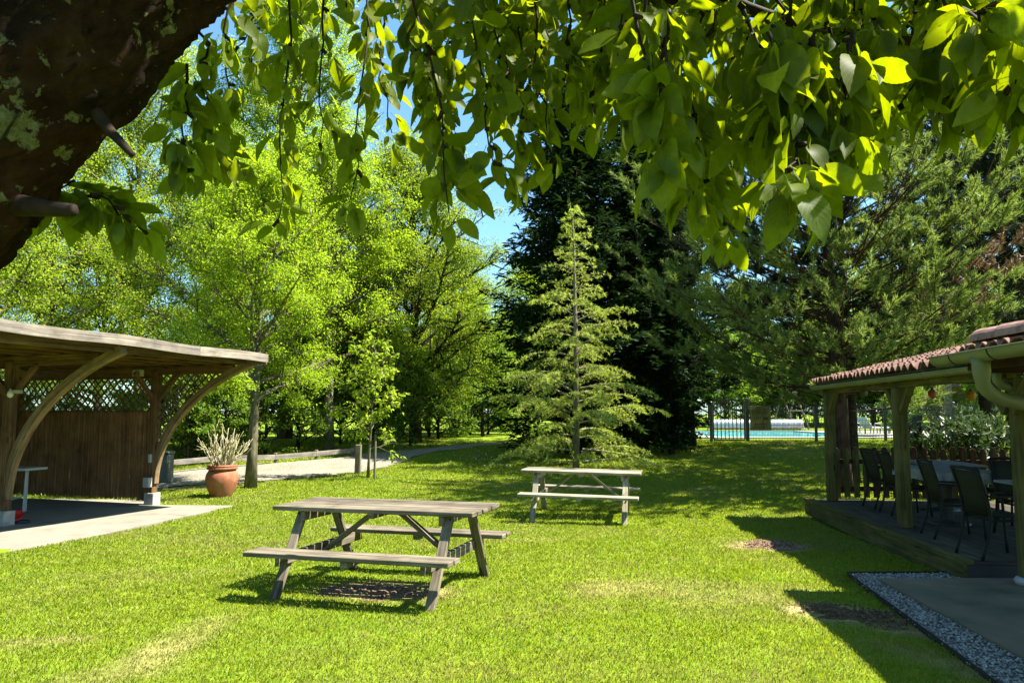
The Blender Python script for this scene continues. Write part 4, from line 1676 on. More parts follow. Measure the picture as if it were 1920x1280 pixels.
# ------------------------------------------------------------------ chairs and tables on the deck
def sling_chair(label):
    t = thing('sling_chair', label, 'chair', (0, 0, 0), 'dark chairs on the deck')
    fr = M['chair_frame']
    for s in (-1, 1):
        mb = MB()
        mb.tube(lerp_pts([(.24, s * .245, 0), (.225, s * .245, .3), (.21, s * .245, .62)], 6), .016, 8)
        mb.build('leg', fr, t, True)
        mb = MB()
        mb.tube(lerp_pts([(-.33, s * .235, 0), (-.25, s * .235, .22), (-.215, s * .235, .44), (-.25, s * .235, .66), (-.33, s * .235, .93)], 14), .017, 8)
        mb.build('leg', fr, t, True)
        mb = MB()
        mb.beam((.24, s * .245, .635), (-.25, s * .245, .655), .05, .022)
        mb.build('armrest', fr, t, bevel=.006)
    mb = MB()
    prof = [(.25, .415), (.2, .43), (0, .425), (-.2, .43)]
    mb.grid(np.array([[(x, y, z - .012 * (1 - (y / .22) ** 2)) for y in np.linspace(-.225, .225, 7)] for x, z in prof]))
    o = mb.build('seat', M['sling'], t, True)
    o.modifiers.new('thick', 'SOLIDIFY').thickness = .018
    mb = MB()
    prof = [(-.215, .45), (-.235, .6), (-.275, .76), (-.32, .9)]
    mb.grid(np.array([[(x - .02 * (1 - (y / .22) ** 2), y, z) for y in np.linspace(-.222, .222, 7)] for x, z in prof]))
    o = mb.build('backrest', M['sling'], t, True)
    o.modifiers.new('thick', 'SOLIDIFY').thickness = .014
    mb = MB()
    mb.tube([(-.33, -.24, .925), (-.345, 0, .935), (-.33, .24, .925)], .018, 8)
    mb.build('top_bar', fr, t, True)
    mb = MB()
    for x in (.235, -.2):
        mb.tube([(x, -.24, .405), (x, .24, .405)], .014, 8)
    for s in (-1, 1):
        mb.tube([(.235, s * .24, .405), (-.2, s * .24, .405)], .014, 8)
    mb.build('seat_frame', fr, t, True)
    return t


ch0 = sling_chair('dark armchair nearest the deck corner, its olive sling back towards the lawn')
ZD = .2
adeg = math.degrees(math.atan2(N_[1], N_[0]))
places = [(5.16, 8.30, adeg + 6, None),
          (5.46, 9.62, adeg - 4, 'dark armchair behind the middle porch post, back to the lawn'),
          (5.97, 11.77, adeg, 'dark armchair of the far pair beside the pickets, nearer one'),
          (6.07, 12.55, adeg + 3, 'dark armchair at the far deck end closest to the picket fence'),
          (6.95, 9.05, adeg + 175, 'dark armchair facing the lawn across the nearest table'),
          (6.98, 10.3, adeg + 183, 'dark armchair facing the lawn across the cloth covered table'),
          (7.05, 11.1, adeg + 178, 'dark armchair facing the lawn at the far corner of the cloth covered table'),
          (6.35, 9.62, adeg - 88, 'dark armchair between the nearest table and the cloth covered table')]
for i, (x, y, a, lb) in enumerate(places):
    if i == 0:
        ch0.location = (x, y, ZD)
        ch0.rotation_euler = (0, 0, math.radians(a))
    else:
        dup(ch0, (x, y, ZD), math.radians(a), lb)
gcx = at(1712, 822, 33.4)
gch = dup(ch0, (gcx[0], 33.4, .72), math.radians(200), 'dark garden chair out by the pool seen past the porch post')
gch['group'] = 'chairs by the pool'


def cafe_table(label, c, sx, sy, cloth, rz):
    t = thing('cafe_table', label, 'table', (0, 0, 0), 'tables on the deck')
    mb = MB()
    mb.box((0, 0, .725), (sy, sx, .03))
    mb.build('tabletop', M['cloth'] if not cloth else M['table_dark'], t, bevel=.005)
    mb = MB()
    mb.box((0, 0, .37), (.68, .09, .09), frame_from((0, 0, 1)))
    mb.build('pedestal', M['table_dark'], t, bevel=.006)
    mb = MB()
    mb.lathe((0, 0, 0), [(0, .03), (.05, .05), (.24, .03), (.26, .005), (.26, 0), (0, 0)], 24)
    mb.build('foot', M['table_dark'], t, True)
    t.location = c
    t.rotation_euler = (0, 0, rz)
    return t


ea = math.atan2(E_[1], E_[0])
cafe_table('dark pedestal table under the pleated grey cloth', (6.02, 10.75, ZD), .8, 1.55, True, ea)
cafe_table('bare pale topped table nearest the camera on the deck', (6.0, 8.62, ZD), .85, .85, False, ea)
cafe_table('small pale table by the pickets at the far deck end', (6.78, 12.3, ZD), .8, 1.3, False, ea)
# tablecloth with pleated skirt
c = np.array([6.02, 10.75, ZD + .742])
mb = MB()
hx, hy = .79, .415
per_ = []
for (x0, y0, x1, y1) in ((-hx, -hy, hx, -hy), (hx, -hy, hx, hy), (hx, hy, -hx, hy), (-hx, hy, -hx, -hy)):
    k = int(max(abs(x1 - x0), abs(y1 - y0)) / .018)
    for i in range(k):
        f = i / k
        per_.append((x0 + (x1 - x0) * f, y0 + (y1 - y0) * f))
per_ = np.array(per_)
rows = []
for z, e in ((.0, .0), (-.03, .012), (-.14, .02)):
    d = norm(per_)
    wv = 1 + (0 if z == 0 else e * (1 + .8 * np.sin(np.arange(len(per_)) * 1.1)) * (1 if z < -.1 else .5))
    pp = per_ * np.array(wv if np.ndim(wv) else np.ones(len(per_)))[:, None]
    ca, sa = math.cos(ea), math.sin(ea)
    rows.append([c + np.array([p[0] * ca - p[1] * sa, p[0] * sa + p[1] * ca, z + .004]) for p in np.vstack([pp, pp[:1]])])
mb.grid(np.array(rows))
b = len(mb.v)
mb.v.extend(rows[0][:-1])
mb.face(list(range(b, b + len(per_))))
tag(mb.build('tablecloth', M['cloth'], origin=c), 'grey white cloth with pleated hem over the deck table', 'tablecloth')

# hanging lanterns
for (px, py, y, mt, lb) in ((1821, 741, 11.4, 'lantern', 'amber globe lantern hanging under the porch roof, right one'), (1748, 738, 12.6, 'lantern_red', 'dull red globe lantern hanging under the porch roof'),
                            (1619, 736, 13.3, 'bin', 'small dark green lantern hanging near the far porch end')):
    q = at(px, py, y)
    t = thing('hanging_lantern', lb, 'lantern', q, 'lanterns under the porch roof')
    mb = MB()
    mb.lathe(q, [(0, -.07), (.03, -.065), (.06, -.035), (.068, 0), (.06, .035), (.03, .065), (0, .07)], 16)
    mb.build('globe', M[mt], t, True)
    mb = MB()
    mb.lathe(q, [(0, .06), (.024, .06), (.024, .09), (.008, .1), (0, .1)], 10)
    zr = 2.19 + ((q - dk(0, 0, 0)) @ N_ - .16) * math.tan(math.radians(13))
    mb.tube([q + np.array([0, 0, .09]), np.array([q[0], q[1], zr])], .004, 5)
    mb.build('cord', M['table_dark'], t)

# ------------------------------------------------------------------ pool fence, gate, sign, cover roller
FY = 30.78


def fz(y):
    return float(gz(y))


PFN = thing('pool_fence', 'dark mesh safety fence with tall posts along the pool lawn', 'fence', G(1531, 828))
fx = [at(1402, 828, FY)[0], at(1466, 828, FY)[0]]
gate_x1 = at(1402, 828, FY)[0]
posts = [at(1531, 828, FY)[0], at(1661, 828, FY)[0]]
dx = posts[1] - posts[0]
posts = [gate_x1] + posts + [posts[1] + dx * k for k in (1, 2, 3)]
gate_x0 = at(1334, 828, FY)[0]
postsL = [gate_x0, gate_x0 - dx, gate_x0 - 2 * dx]
for i, x in enumerate(posts + postsL):
    mb = MB()
    h = 1.62 if i else 1.78
    wd = .10 if i else .13
    mb.box((x, FY, fz(FY) + h / 2 - .05), (h, wd, wd), frame_from((0, 0, 1)))
    mb.build('post', M['black_metal'], PFN, bevel=.008)


def mesh_panel(x0, x1, y):
    mb = MB()
    z0, z1 = fz(y) + .06, fz(y) + 1.5
    k = int((x1 - x0) / .06)
    for i in range(k + 1):
        mb.box(((x0 + (x1 - x0) * i / k), y, (z0 + z1) / 2), (z1 - z0, .011, .009), frame_from((0, 0, 1)))
    for z in np.r_[np.arange(z0, z1, .2), z1]:
        mb.box(((x0 + x1) / 2, y + .006, z), (x1 - x0, .009, .012))
    mb.build('mesh_panel', M['wire'], PFN)


for a, b in list(zip(posts[:-1], posts[1:])) + [(postsL[1], postsL[0]), (postsL[2], postsL[1])]:
    mesh_panel(a + .05, b - .05, FY)
GT = thing('pool_gate', 'black barred metal gate in the pool fence left of the sign', 'gate', (gate_x0, FY, fz(FY)))
mb = MB()
g0, g1_ = gate_x0 + .09, gate_x1 - .11
zb, zt_ = fz(FY) + .05, fz(FY) + 1.68
for z in (zb + .03, zt_ - .03):
    mb.box(((g0 + g1_) / 2, FY, z), (g1_ - g0, .05, .055))
for x in (g0, g1_):
    mb.box((x, FY, (zb + zt_) / 2), (zt_ - zb - .115, .055, .05), frame_from((0, 0, 1)))
mb.build('gate_frame', M['black_metal'], GT)
for i in range(1, 8):
    x = g0 + (g1_ - g0) * i / 8
    mb = MB()
    mb.tube([(x, FY, zb + .05), (x, FY, zt_ - .05)], .02, 6)
    mb.build('gate_bar', M['black_metal'], GT)
mb = MB()
mb.box((g1_ - .05, FY - .06, zb + .95), (.06, .06, .2))
mb.build('latch', M['black_metal'], GT, bevel=.006)

q0, q1 = at(1406, 761, FY - .08), at(1446, 807, FY - .08)
sw, shh = q1[0] - q0[0], q0[2] - q1[2]
sc0 = (q0 + q1) / 2
SG = thing('pool_sign', 'olive wooden notice board with dark lines of text on the pool fence', 'sign', sc0)
mb = MB()
mb.box(sc0, (sw, .03, shh))
mb.build('board', M['sign_board'], SG, bevel=.004)
mb = MB()
yf = sc0[1] - .0185
for k, (zz, wf, hf, off) in enumerate([(.455, .3, .018, 0), (.38, .7, .014, 0), (.32, .74, .012, 0), (.26, .7, .012, .0), (.20, .72, .012, 0),
                                       (-.22, .62, .03, -.02), (-.30, .74, .012, 0), (-.36, .7, .012, 0), (-.42, .72, .012, 0)]):
    n_w = int(7 * wf) + 2
    xw = np.linspace(-wf / 2, wf / 2, n_w + 1)
    for a, b in zip(xw[:-1], xw[1:]):
        mb.box((sc0[0] + (off + (a + b) / 2) * sw, yf, sc0[2] + zz * shh), ((b - a) * sw * .84, .004, hf * 1.0))
for k in range(4):
    mb.box((sc0[0] + (-.3 + k * .1) * sw, yf, sc0[2] + .03 * shh), (.022 * sw, .004, .11 * shh))
mb.build('lettering', M['sign_ink'], SG)
mb = MB()
cx_, cz_ = sc0[0] + .23 * sw, sc0[2] + .0 * shh
mb.tube([(cx_ + .085 * math.cos(a), yf, cz_ + .085 * math.sin(a)) for a in np.linspace(0, 6.283, 24)], .008, 6)
mb.box((cx_, yf, cz_ - .01), (.1, .006, .05))
mb.build('pictogram', M['sign_ink'], SG)

x0, x1 = at(1331, 798, 46.3)[0], at(1503, 798, 46.3)[0]
RO = thing('pool_cover_roller', 'silver rolled pool cover on its reel at the far pool edge', 'pool cover', ((x0 + x1) / 2, 46.3, .72))
mb = MB()
zc = .72 + .36
ang = np.linspace(0, 2 * np.pi, 29)
rows = []
for i, x in enumerate(np.linspace(x0, x1, 60)):
    rad = .31 + .01 * math.sin(i * 1.9)
    rows.append([(x, 46.3 + rad * math.cos(a), zc + rad * math.sin(a)) for a in ang])
mb.grid(np.array(rows))
for rw in (rows[0], rows[-1]):
    b = len(mb.v)
    mb.v.extend([np.array(p) for p in rw[:-1]])
    mb.face(list(range(b, b + 28)))
mb.build('rolled_cover', M['silver'], RO, True)
for x in (x0 - .06, x1 + .06):
    mb = MB()
    mb.beam((x, 45.95, .72), (x, 46.3, zc + .05), .04, .06)
    mb.beam((x, 46.65, .72), (x, 46.3, zc + .05), .04, .06)
    mb.tube([(x - .05, 46.3, zc), (x + .05, 46.3, zc)], .06, 10)
    mb.build('stand', M['dark_hose'], RO)
# wooden swing frame
q = at(1483, 806, 49.0)
SWG = thing('swing_frame', 'timber A frame swing stand behind the silver pool cover', 'swing', (q[0], 49.0, .74))
for yy in (48.0, 50.4):
    for s in (-1, 1):
        mb = MB()
        mb.tube([(q[0] + s * .78, yy, .70), (q[0] - s * .05, yy, 3.1)], .06, 8)
        mb.build('leg', M['post_wood'], SWG)
mb = MB()
mb.tube([(q[0], 47.8, 3.02), (q[0], 50.6, 3.02)], .07, 8)
mb.build('top_beam', M['post_wood'], SWG)
mb = MB()
mb.tube([(q[0] - .42, 47.94, 1.9), (q[0] + .42, 47.94, 1.9)], .045, 6)
mb.build('crosspiece', M['post_wood'], SWG)


# white loungers beyond the pool
def lounger(label):
    t = thing('sun_lounger', label, 'sun lounger', (0, 0, 0), 'white loungers by the pool')
    mb = MB()
    mb.box((.0, 0, .30), (1.3, .62, .07))
    mb.build('seat', M['white_plastic'], t, bevel=.02)
    mb = MB()
    mb.beam((-.62, 0, .32), (-1.05, 0, .82), .62, .06)
    mb.build('backrest', M['white_plastic'], t, bevel=.02)
    for sx in (-.5, .55):
        for sy in (-.26, .26):
            mb = MB()
            mb.box((sx, sy, .135), (.27, .07, .07), frame_from((0, 0, 1)))
            mb.build('leg', M['white_plastic'], t, bevel=.008)
    for sy in (-.3, .3):
        mb = MB()
        mb.tube([(-.5, sy, .33), (-.45, sy, .52), (-.05, sy, .5), (.0, sy, .33)], .03, 6)
        mb.build('armrest', M['white_plastic'], t)
    return t


lo = lounger('white plastic sun lounger beyond the pool, left of the two')
q = at(1622, 812, 40)
lo.location = (q[0], 40, .72)
lo.rotation_euler = (0, 0, math.radians(14))
dup(lo, (at(1644, 812, 38.8)[0], 38.8, .72), math.radians(24), 'white plastic sun lounger beyond the pool, right of the two')
# brick pillar beyond the fence
q = at(1796, 815, 34)
BP = thing('brick_pillar', 'brown brick pillar rising behind the porch shrub', 'pillar', (q[0], 34, .68))
mb = MB()
b = 0
xc, hw_ = q[0], .33
for (xa, ya, xb, yb) in ((xc - hw_, 33.7, xc + hw_, 33.7), (xc + hw_, 33.7, xc + hw_, 34.3), (xc + hw_, 34.3, xc - hw_, 34.3), (xc - hw_, 34.3, xc - hw_, 33.7)):
    k = len(mb.v)
    for (x, y, z) in ((xa, ya, .5), (xb, yb, .5), (xb, yb, 2.9), (xa, ya, 2.9)):
        mb.v.append(np.array([x, y, z]))
    mb.face((k, k + 1, k + 2, k + 3), [(0, 0), (.6, 0), (.6, 2.4), (0, 2.4)])
mb.build('shaft', M['brick'], BP)
mb = MB()
mb.box((xc, 34, 2.95), (.78, .74, .1))
mb.build('cap', M['footing'], BP, bevel=.01)

# ------------------------------------------------------------------ broadleaf trees behind the drive
ASH = dict(bark=M['grey_bark'], gen=lambda: broadleaf('ash', 13, 4.3, 2.2, 40, M['ash_leaf'], None, 101, .17, 62000, .092, (.6, 0), .34, .4))
LIME = dict(bark=M['grey_bark'], gen=lambda: broadleaf('lime', 8.4, 2.9, 2.3, 46, M['lime_leaf'], None, 102, .13, 74000, .076, (.15, 0), .26, .5))
POP = dict(bark=M['grey_bark'], gen=lambda: broadleaf('poplar', 21, 4.1, 3, 74, M['lime_leaf'], None, 103, .26, 120000, .105, (.4, 0), .3, .4))
OLV = dict(bark=M['dark_bark'], gen=lambda: broadleaf('olive', 12, 4.4, 1.0, 66, M['olive_leaf'], None, 104, .2, 120000, .09, (-.4, 0), .28, .6, .06))
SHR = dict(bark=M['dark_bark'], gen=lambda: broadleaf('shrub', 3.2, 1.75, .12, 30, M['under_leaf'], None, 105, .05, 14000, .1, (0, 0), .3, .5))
FAR = dict(bark=M['grey_bark'], gen=lambda: broadleaf('far', 11, 4.6, .8, 56, M['lime_leaf'], None, 106, .2, 52000, .15, (0, 0), .45, .5))

GA = 'open ash trees behind the shelter'
trees = [
    ('ash_tree', ASH, -70, 23.5, .9, .92, GA, 'airy pale green tree at the left edge behind the shelter roof'),
    ('ash_tree', ASH, 95, 27, 2.6, .98, GA, 'airy tree with gaps of sky between the cherry limb and the shelter roof'),
    ('ash_tree', ASH, 262, 30.5, 4.1, 1.2, GA, 'tall open tree with sky showing through, behind the middle of the shelter roof'),
    ('ash_tree', ASH, 375, 25.5, 5.3, .78, GA, 'lower open tree directly above the right end of the shelter roof'),
    ('lime_tree', LIME, 474, 18.35, .3, .9, None, 'bright lime green tree with slim bare trunk beside the terracotta pot'),
    ('poplar_tree', POP, 535, 33, 0, 1.05, 'tall poplars behind the drive', 'tallest bright poplar rising out of the frame behind the slim trunk tree'),
    ('poplar_tree', POP, 395, 41, 2, .85, 'tall poplars behind the drive', 'distant poplar showing left of the tallest poplar'),
    ('poplar_tree', POP, 590, 44, 4, .66, 'tall poplars behind the drive', 'distant shorter poplar showing right of the tallest poplar'),
    ('lime_tree', LIME, 618, 26.8, 2.2, 1.25, None, 'leafy tree with a leaning double trunk behind the drive rail'),
    ('round_tree', OLV, 782, 30, 0, .93, 'olive green round trees', 'wide round olive green tree left of the dark conifers'),
    ('round_tree', OLV, 850, 41, 2.2, .8, 'olive green round trees', 'farther olive green tree peeping beside the dark conifers'),
    ('round_tree', OLV, 180, 38, 3.7, .95, 'olive green round trees', 'distant dense tree low behind the shelter roof'),
    ('round_tree', OLV, -20, 36, 5, .85, 'olive green round trees', 'distant dense tree at the far left edge'),
    ('round_tree', OLV, 690, 33, 4.4, .72, 'olive green round trees', 'small olive green tree behind the thin sapling'),
    ('lime_tree', LIME, 880, 37.5, 4, .78, None, 'sunlit small tree at the far bend of the drive'),
    ('far_tree', FAR, 1395, 60, .5, .9, 'sunlit trees beyond the pool', 'bright tree beyond the pool above the gate'),
    ('far_tree', FAR, 1530, 57, 2.5, .88, 'sunlit trees beyond the pool', 'bright tree beyond the pool right of the swing frame'),
    ('far_tree', FAR, 1660, 60, 4, 1.0, 'sunlit trees beyond the pool', 'bright tree beyond the white loungers'),
    ('far_tree', FAR, 1800, 55, 5.4, 1.05, 'sunlit trees beyond the pool', 'bright tree beyond the brick pillar'),
    ('far_tree', FAR, 1250, 62, 1.4, 1.0, 'sunlit trees beyond the pool', 'bright tree hidden low behind the dark conifers'),
    ('far_tree', FAR, 1000, 64, 3.3, 1.1, 'sunlit trees beyond the pool', 'distant tree low behind the young cedar'),
    ('far_tree', FAR, 1960, 60, 2.2, 1.1, 'sunlit trees beyond the pool', 'distant tree at the right edge behind the porch'),
]
for (nm, pr, px, y, rz, s, grp, lb) in trees:
    plant_tree(nm, lb, 'tree', px, y, pr, grp, rz, s)

shrubs = [(300, 24.5, 1.0, 'dark leafy shrub behind the grey green bin'), (355, 23.8, .85, 'dark leafy shrub behind the terracotta pot, left one'),
          (425, 24.8, 1.0, 'dark leafy shrub behind the dead stems of the pot'), (500, 26.2, .95, 'dark leafy shrub just right of the slim bare trunk'),
          (560, 27.5, 1.05, 'dark leafy shrub left of the leaning double trunk'), (640, 29.5, 1.1, 'dark leafy shrub right of the leaning double trunk'),
          (700, 31.5, 1.0, 'dark leafy shrub behind the thin sapling'), (755, 33.5, 1.1, 'dark leafy shrub beneath the round olive tree, left one'),
          (805, 35, 1.0, 'dark leafy shrub beneath the round olive tree, right one'), (860, 40, 1.1, 'leafy shrub at the far bend of the drive'),
          (915, 39, 1.15, 'leafy shrub left of the cedar at the end of the drive'), (970, 38, 1.0, 'leafy shrub half hidden behind the cedar'),
          (240, 25.5, .55, 'low dark shrub seen through the shelter lattice'), (130, 25, .55, 'dark leafy shrub behind the reed wall'),
          (30, 25, .6, 'dark leafy shrub behind the left post of the shelter'),
          (560, 40, 1.5, 'large leafy bush deep behind the leaning double trunk'), (640, 44, 1.6, 'large leafy bush deep between the trunks right of the drive rail'), (720, 45, 1.6, 'large leafy bush deep behind the thin sapling'),
          (800, 47, 1.6, 'large leafy bush deep behind the round olive tree'), (870, 48, 1.7, 'large leafy bush closing the far end of the drive'), (940, 47, 1.6, 'large leafy bush left of the dark conifers'), (1010, 45, 1.6, 'large leafy bush behind the foot of the cypresses'), (450, 38, 1.5, 'large leafy bush deep behind the slim bare trunk'),
          (1330, 62, 2.0, 'tall far hedge bush at the left of the gate'), (1415, 63, 1.9, 'tall far hedge bush between gate and swing frame'), (1490, 61, 2.0, 'tall far hedge bush framed by the swing legs'), (1560, 62, 2.0, 'tall far hedge bush left of the far porch post'), (1635, 61, 2.0, 'tall far hedge bush right of the slim pine trunk'), (1715, 60, 2.0, 'tall far hedge bush by the middle porch post'),
          (1360, 53, 1.7, 'sunlit hedge bush behind the gate'), (1430, 54, 1.35, 'sunlit hedge bush behind the sign'), (1500, 55, 1.6, 'sunlit hedge bush behind the swing frame'), (1570, 53, 1.75, 'sunlit hedge bush beside the far porch post'), (1640, 54, 1.6, 'sunlit hedge bush behind the white loungers'), (1720, 52, 1.7, 'sunlit hedge bush right of the white loungers'), (1810, 50, 1.8, 'sunlit hedge bush behind the brick pillar'), (1900, 48, 1.8, 'sunlit hedge bush at the right edge'),
          (770, 28.5, .8, 'leafy shrub at the foot of the round olive tree beside the drive'), (822, 33, 1.0, 'leafy shrub between the round olive tree and the drive bend'), (905, 35, 1.25, 'leafy shrub nearest the cedar at the drive bend'),
          (1700, 36, .75, 'low leafy shrub beyond the pool fence by the middle porch post'), (1860, 33, 1.1, 'tall leafy shrub beyond the pool fence at the right edge')]
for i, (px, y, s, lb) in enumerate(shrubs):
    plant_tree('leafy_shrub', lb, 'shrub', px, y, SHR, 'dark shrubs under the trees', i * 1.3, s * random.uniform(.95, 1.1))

# sapling with its stake
q = G(690, 896)
SAP = thing('sapling', 'thin young sapling with pale drooping leaves beside the timber post', 'tree', q)
w, c = broadleaf('sapling', 3.5, .95, .75, 20, M['ash_leaf'], None, 201, .028, 1900, .125, (.12, 0), .1, .5, .1)
o = w.build('trunk', M['grey_bark'], None, True)
o.parent = SAP
link('crown', c, SAP)
q = G(702, 898)
mb = MB()
mb.tube([q + np.array([0, 0, -.05]), q + np.array([.01, 0, 1.15])], .03, 8)
tag(mb.build('stake', M['post_wood'], origin=q), 'slender wooden stake supporting the sapling', 'stake')

# ------------------------------------------------------------------ conifers
w, c = cypress('cypress', 13.2, 3.3, 301)
CY = thing('cypress_tree', 'tallest dark cypress directly behind the young cedar', 'tree', (at(1075, 776, 26.3)[0], 26.3, .3), 'dark cypress trees')
o = w.build('trunk', M['dark_bark'], None, True)
o.parent = CY
link('crown', c, CY)
dup(CY, (at(1200, 776, 27.3)[0], 27.3, .4), 2.1, 'dark cypress just right of the young cedar', (.92, .92, .95))
dup(CY, (at(1258, 776, 26.2)[0], 26.2, .3), 4.0, 'shorter dark cypress closest to the pool gate', (.42, .42, .78))
w, c = cedar('cedar', 7.95, 3.15, 302)
q = at(1080, 870, 22.6)
q[2] = float(gz(22.6)) - .05
CD = thing('young_cedar', 'young pale green cedar with sparse tiered branches behind the far picnic table', 'tree', q)
o = w.build('trunk', M['cedar_bark'], None, True)
o.parent = CD
link('crown', c, CD)

q = at(1574, 840, 17.6)
PN = thing('pine_tree', 'long needled pine with thick scaly trunk behind the porch roof', 'tree', (q[0], 17.6, float(gz(17.6)) - .05))
w, c, dead = pine('pine', 9.2, 3.8, 1.9, 303, .23, 175, .135, 'pine_leaf', 13, .26, lambda az, z, ln: (-.75 < (az + math.pi) % (2 * math.pi) - math.pi < .35) and 2.6 < z < 4.2 and ln > 3.0, 13, 1.6, .0)
o = w.build('trunk', M['pine_bark'], None, True)
o.parent = PN
link('crown', c, PN)
link('dead_needles', dead, PN)
q = at(1599, 840, 19.5)
PN2 = thing('pine_tree', 'slimmer dark pine trunk standing just behind the scaly pine', 'tree', (q[0], 19.5, float(gz(19.5)) - .05))
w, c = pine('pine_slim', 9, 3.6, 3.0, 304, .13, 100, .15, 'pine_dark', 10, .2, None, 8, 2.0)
o = w.build('trunk', M['dark_bark'], None, True)
o.parent = PN2
link('crown', c, PN2)
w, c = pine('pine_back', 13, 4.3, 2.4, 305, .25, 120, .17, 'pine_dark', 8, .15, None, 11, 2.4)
PB = thing('dark_pine', 'tall dark pine behind the porch at the right edge', 'tree', (at(1850, 776, 25)[0], 25, .2), 'dark pines behind the porch')
o = w.build('trunk', M['dark_bark'], None, True)
o.parent = PB
link('crown', c, PB)
dup(PB, (at(2010, 776, 22)[0], 22, .1), 2.0, 'dark pine mostly beyond the right edge above the house eave', 1.0)
dup(PB, (at(1720, 776, 34)[0], 27.5, .45), 4.2, 'dark pine showing between the scaly pine and the tall right one', .95)
dup(PB, (at(1290, 776, 28.6)[0], 28.6, .45), 5.2, 'dark pine between the cypresses and the scaly pine above the sign', (1.0, 1.0, .85))

# oleander behind the picket fence, pale blossom bush by the pool
r = np.random.default_rng(51)
random.seed(51)


def stem_bush(nm, label, cat, c, h, rad, n_st, leaf_mat, per, ls, T):
    t = thing(nm, label, cat, c)
    mb = MB()
    P, D = [], []
    for k in range(n_st):
        a = r.uniform(0, 6.283)
        ow = r.uniform(.1, 1)
        p0 = c + np.array([math.cos(a) * .2, math.sin(a) * .2, -.05])
        p1 = c + np.array([math.cos(a) * rad * ow * .6, math.sin(a) * rad * ow * .6, h * r.uniform(.5, .75)])
        p2 = c + np.array([math.cos(a) * rad * ow, math.sin(a) * rad * ow, h * r.uniform(.75, 1.05) * (1.05 - .3 * ow)])
        mb.tube(lerp_pts([p0, p1, p2], 5), [.014, .012, .01, .008, .004], 4, False)
        f = r.uniform(.2, 1, per)[:, None]
        pp = np.where(f < .5, p0 + (p1 - p0) * f * 2, p1 + (p2 - p1) * (f - .5) * 2)
        P.append(pp + r.normal(0, .02, (per, 3)))
        D.append(norm(p2 - p1)[None] * .6 + r.normal(0, .6, (per, 3)))
    mb.build('stems', M['dark_bark'], t)
    P, D = np.vstack(P), np.vstack(D)
    me = leaf_mesh('foliage', *T, P - c, D, r.normal(0, .5, P.shape) + np.array([0, 0, 1]), ls * r.uniform(.7, 1.2, len(P)), leaf_mat)
    link('foliage', me, t)
    return t


q = at(1835, 840, 16.6)
stem_bush('oleander_shrub', 'glossy dark oleander shrub behind the picket fence', 'shrub', np.array([q[0], 16.6, float(gz(16.6))]), 1.95, 1.35, 90, M['oleander_leaf'], 40, .17, NARROW)
q = at(1735, 835, 19.5)
stem_bush('oleander_shrub', 'smaller dark shrub right of the middle porch post beyond the pickets', 'shrub', np.array([q[0], 19.5, float(gz(19.5))]), 1.5, .9, 50, M['oleander_leaf'], 34, .16, NARROW)
q = at(1766, 800, 35)
stem_bush('blossom_shrub', 'pale cream flowering bush left of the brick pillar', 'shrub', np.array([q[0], 35, .7]), 2.1, .95, 46, M['blossom'], 60, .12, DIAMOND)

# ------------------------------------------------------------------ the cherry tree we stand under
CH = thing('cherry_tree', 'leaning lichen covered cherry tree with big drooping leaves hanging over the lawn', 'tree', (-2.55, 1.3, 0))


def bark_bump(p, a):
    v = Vector((p[0] * 4, p[1] * 4, p[2] * 4)) + Vector((math.cos(a) * 1.1, math.sin(a) * 1.1, 0))
    return 1 + .12 * mnoise.noise(v * 1.1) + .075 * mnoise.noise(v * 3.3) + .075 * mnoise.noise(v * 8) + .05 * mnoise.noise(v * 19)


ax0, ax1 = at(-122, 338, 1.62), at(325, -118, 1.72)
dl = norm(ax1 - ax0)
limb = [np.array([-2.55, 1.3, -.05]), np.array([-2.5, 1.34, .5]), np.array([-2.25, 1.42, 1.2]), ax0 - dl * .35 + np.array([0, 0, -.03]), ax0, (ax0 + ax1) / 2, ax1, ax1 + dl * .5 + np.array([.1, .05, .05]), ax1 + dl * 1.0 + np.array([.35, .1, 0.02])]
lp = lerp_pts(limb, 240)
# smooth the axis
for _ in range(60):
    lp[1:-1] = (lp[:-2] + 2 * lp[1:-1] + lp[2:]) / 4
rad = np.interp(np.linspace(0, 1, 240), [0, .08, .3, .6, .8, 1], [.27, .22, .195, .187, .165, .13])
mb = MB()
mb.tube(lp, rad, 110, True, bark_bump)
mb.build('trunk', M['cherry_bark'], CH, True)
for (pts, r0) in (([at(160, 185, 1.64), at(208, 248, 1.60), at(222, 262, 1.58), at(247, 290, 1.56)], [.018, .012, .007]), ([at(-30, 375, 1.64), at(40, 386, 1.6), at(95, 392, 1.57), at(138, 394, 1.55)], [.028, .021, .013])):
    mb = MB()
    mb.tube(lerp_pts(pts, 8), np.interp(np.linspace(0, 1, 8), [0, .5, 1], r0), 12, True, bark_bump)
    mb.build('branch_stub', M['twig'], CH, True)
# boughs above the frame carry the twigs
top = lp[-1]
boughs = [[top, top + np.array([.7, .35, .16]), top + np.array([1.7, .7, .25]), top + np.array([3.0, .95, .3])],
          [lp[207], lp[207] + np.array([.3, .8, .3]), lp[207] + np.array([.7, 1.6, .45]), lp[207] + np.array([1.1, 2.2, .45])],
          [top, top + np.array([.5, -.5, .4]), top + np.array([1.4, -1.2, .9]), top + np.array([2.4, -1.6, 1.2])],
          [lp[175], lp[175] + np.array([-.3, .3, .6]), lp[175] + np.array([-.5, .5, 1.4])],
          [at(1000, -260, 2.3), at(1280, -30, 2.15), at(1500, 55, 2.05), at(1720, 82, 1.95), at(2050, 95, 1.85)],
          [at(1000, -260, 2.3), at(1120, -40, 2.6), at(1290, 15, 2.6), at(1520, 40, 2.7)],
          [at(560, -190, 2.2), at(820, -120, 2.5), at(1050, -90, 2.9), at(1300, -100, 3.2)]]
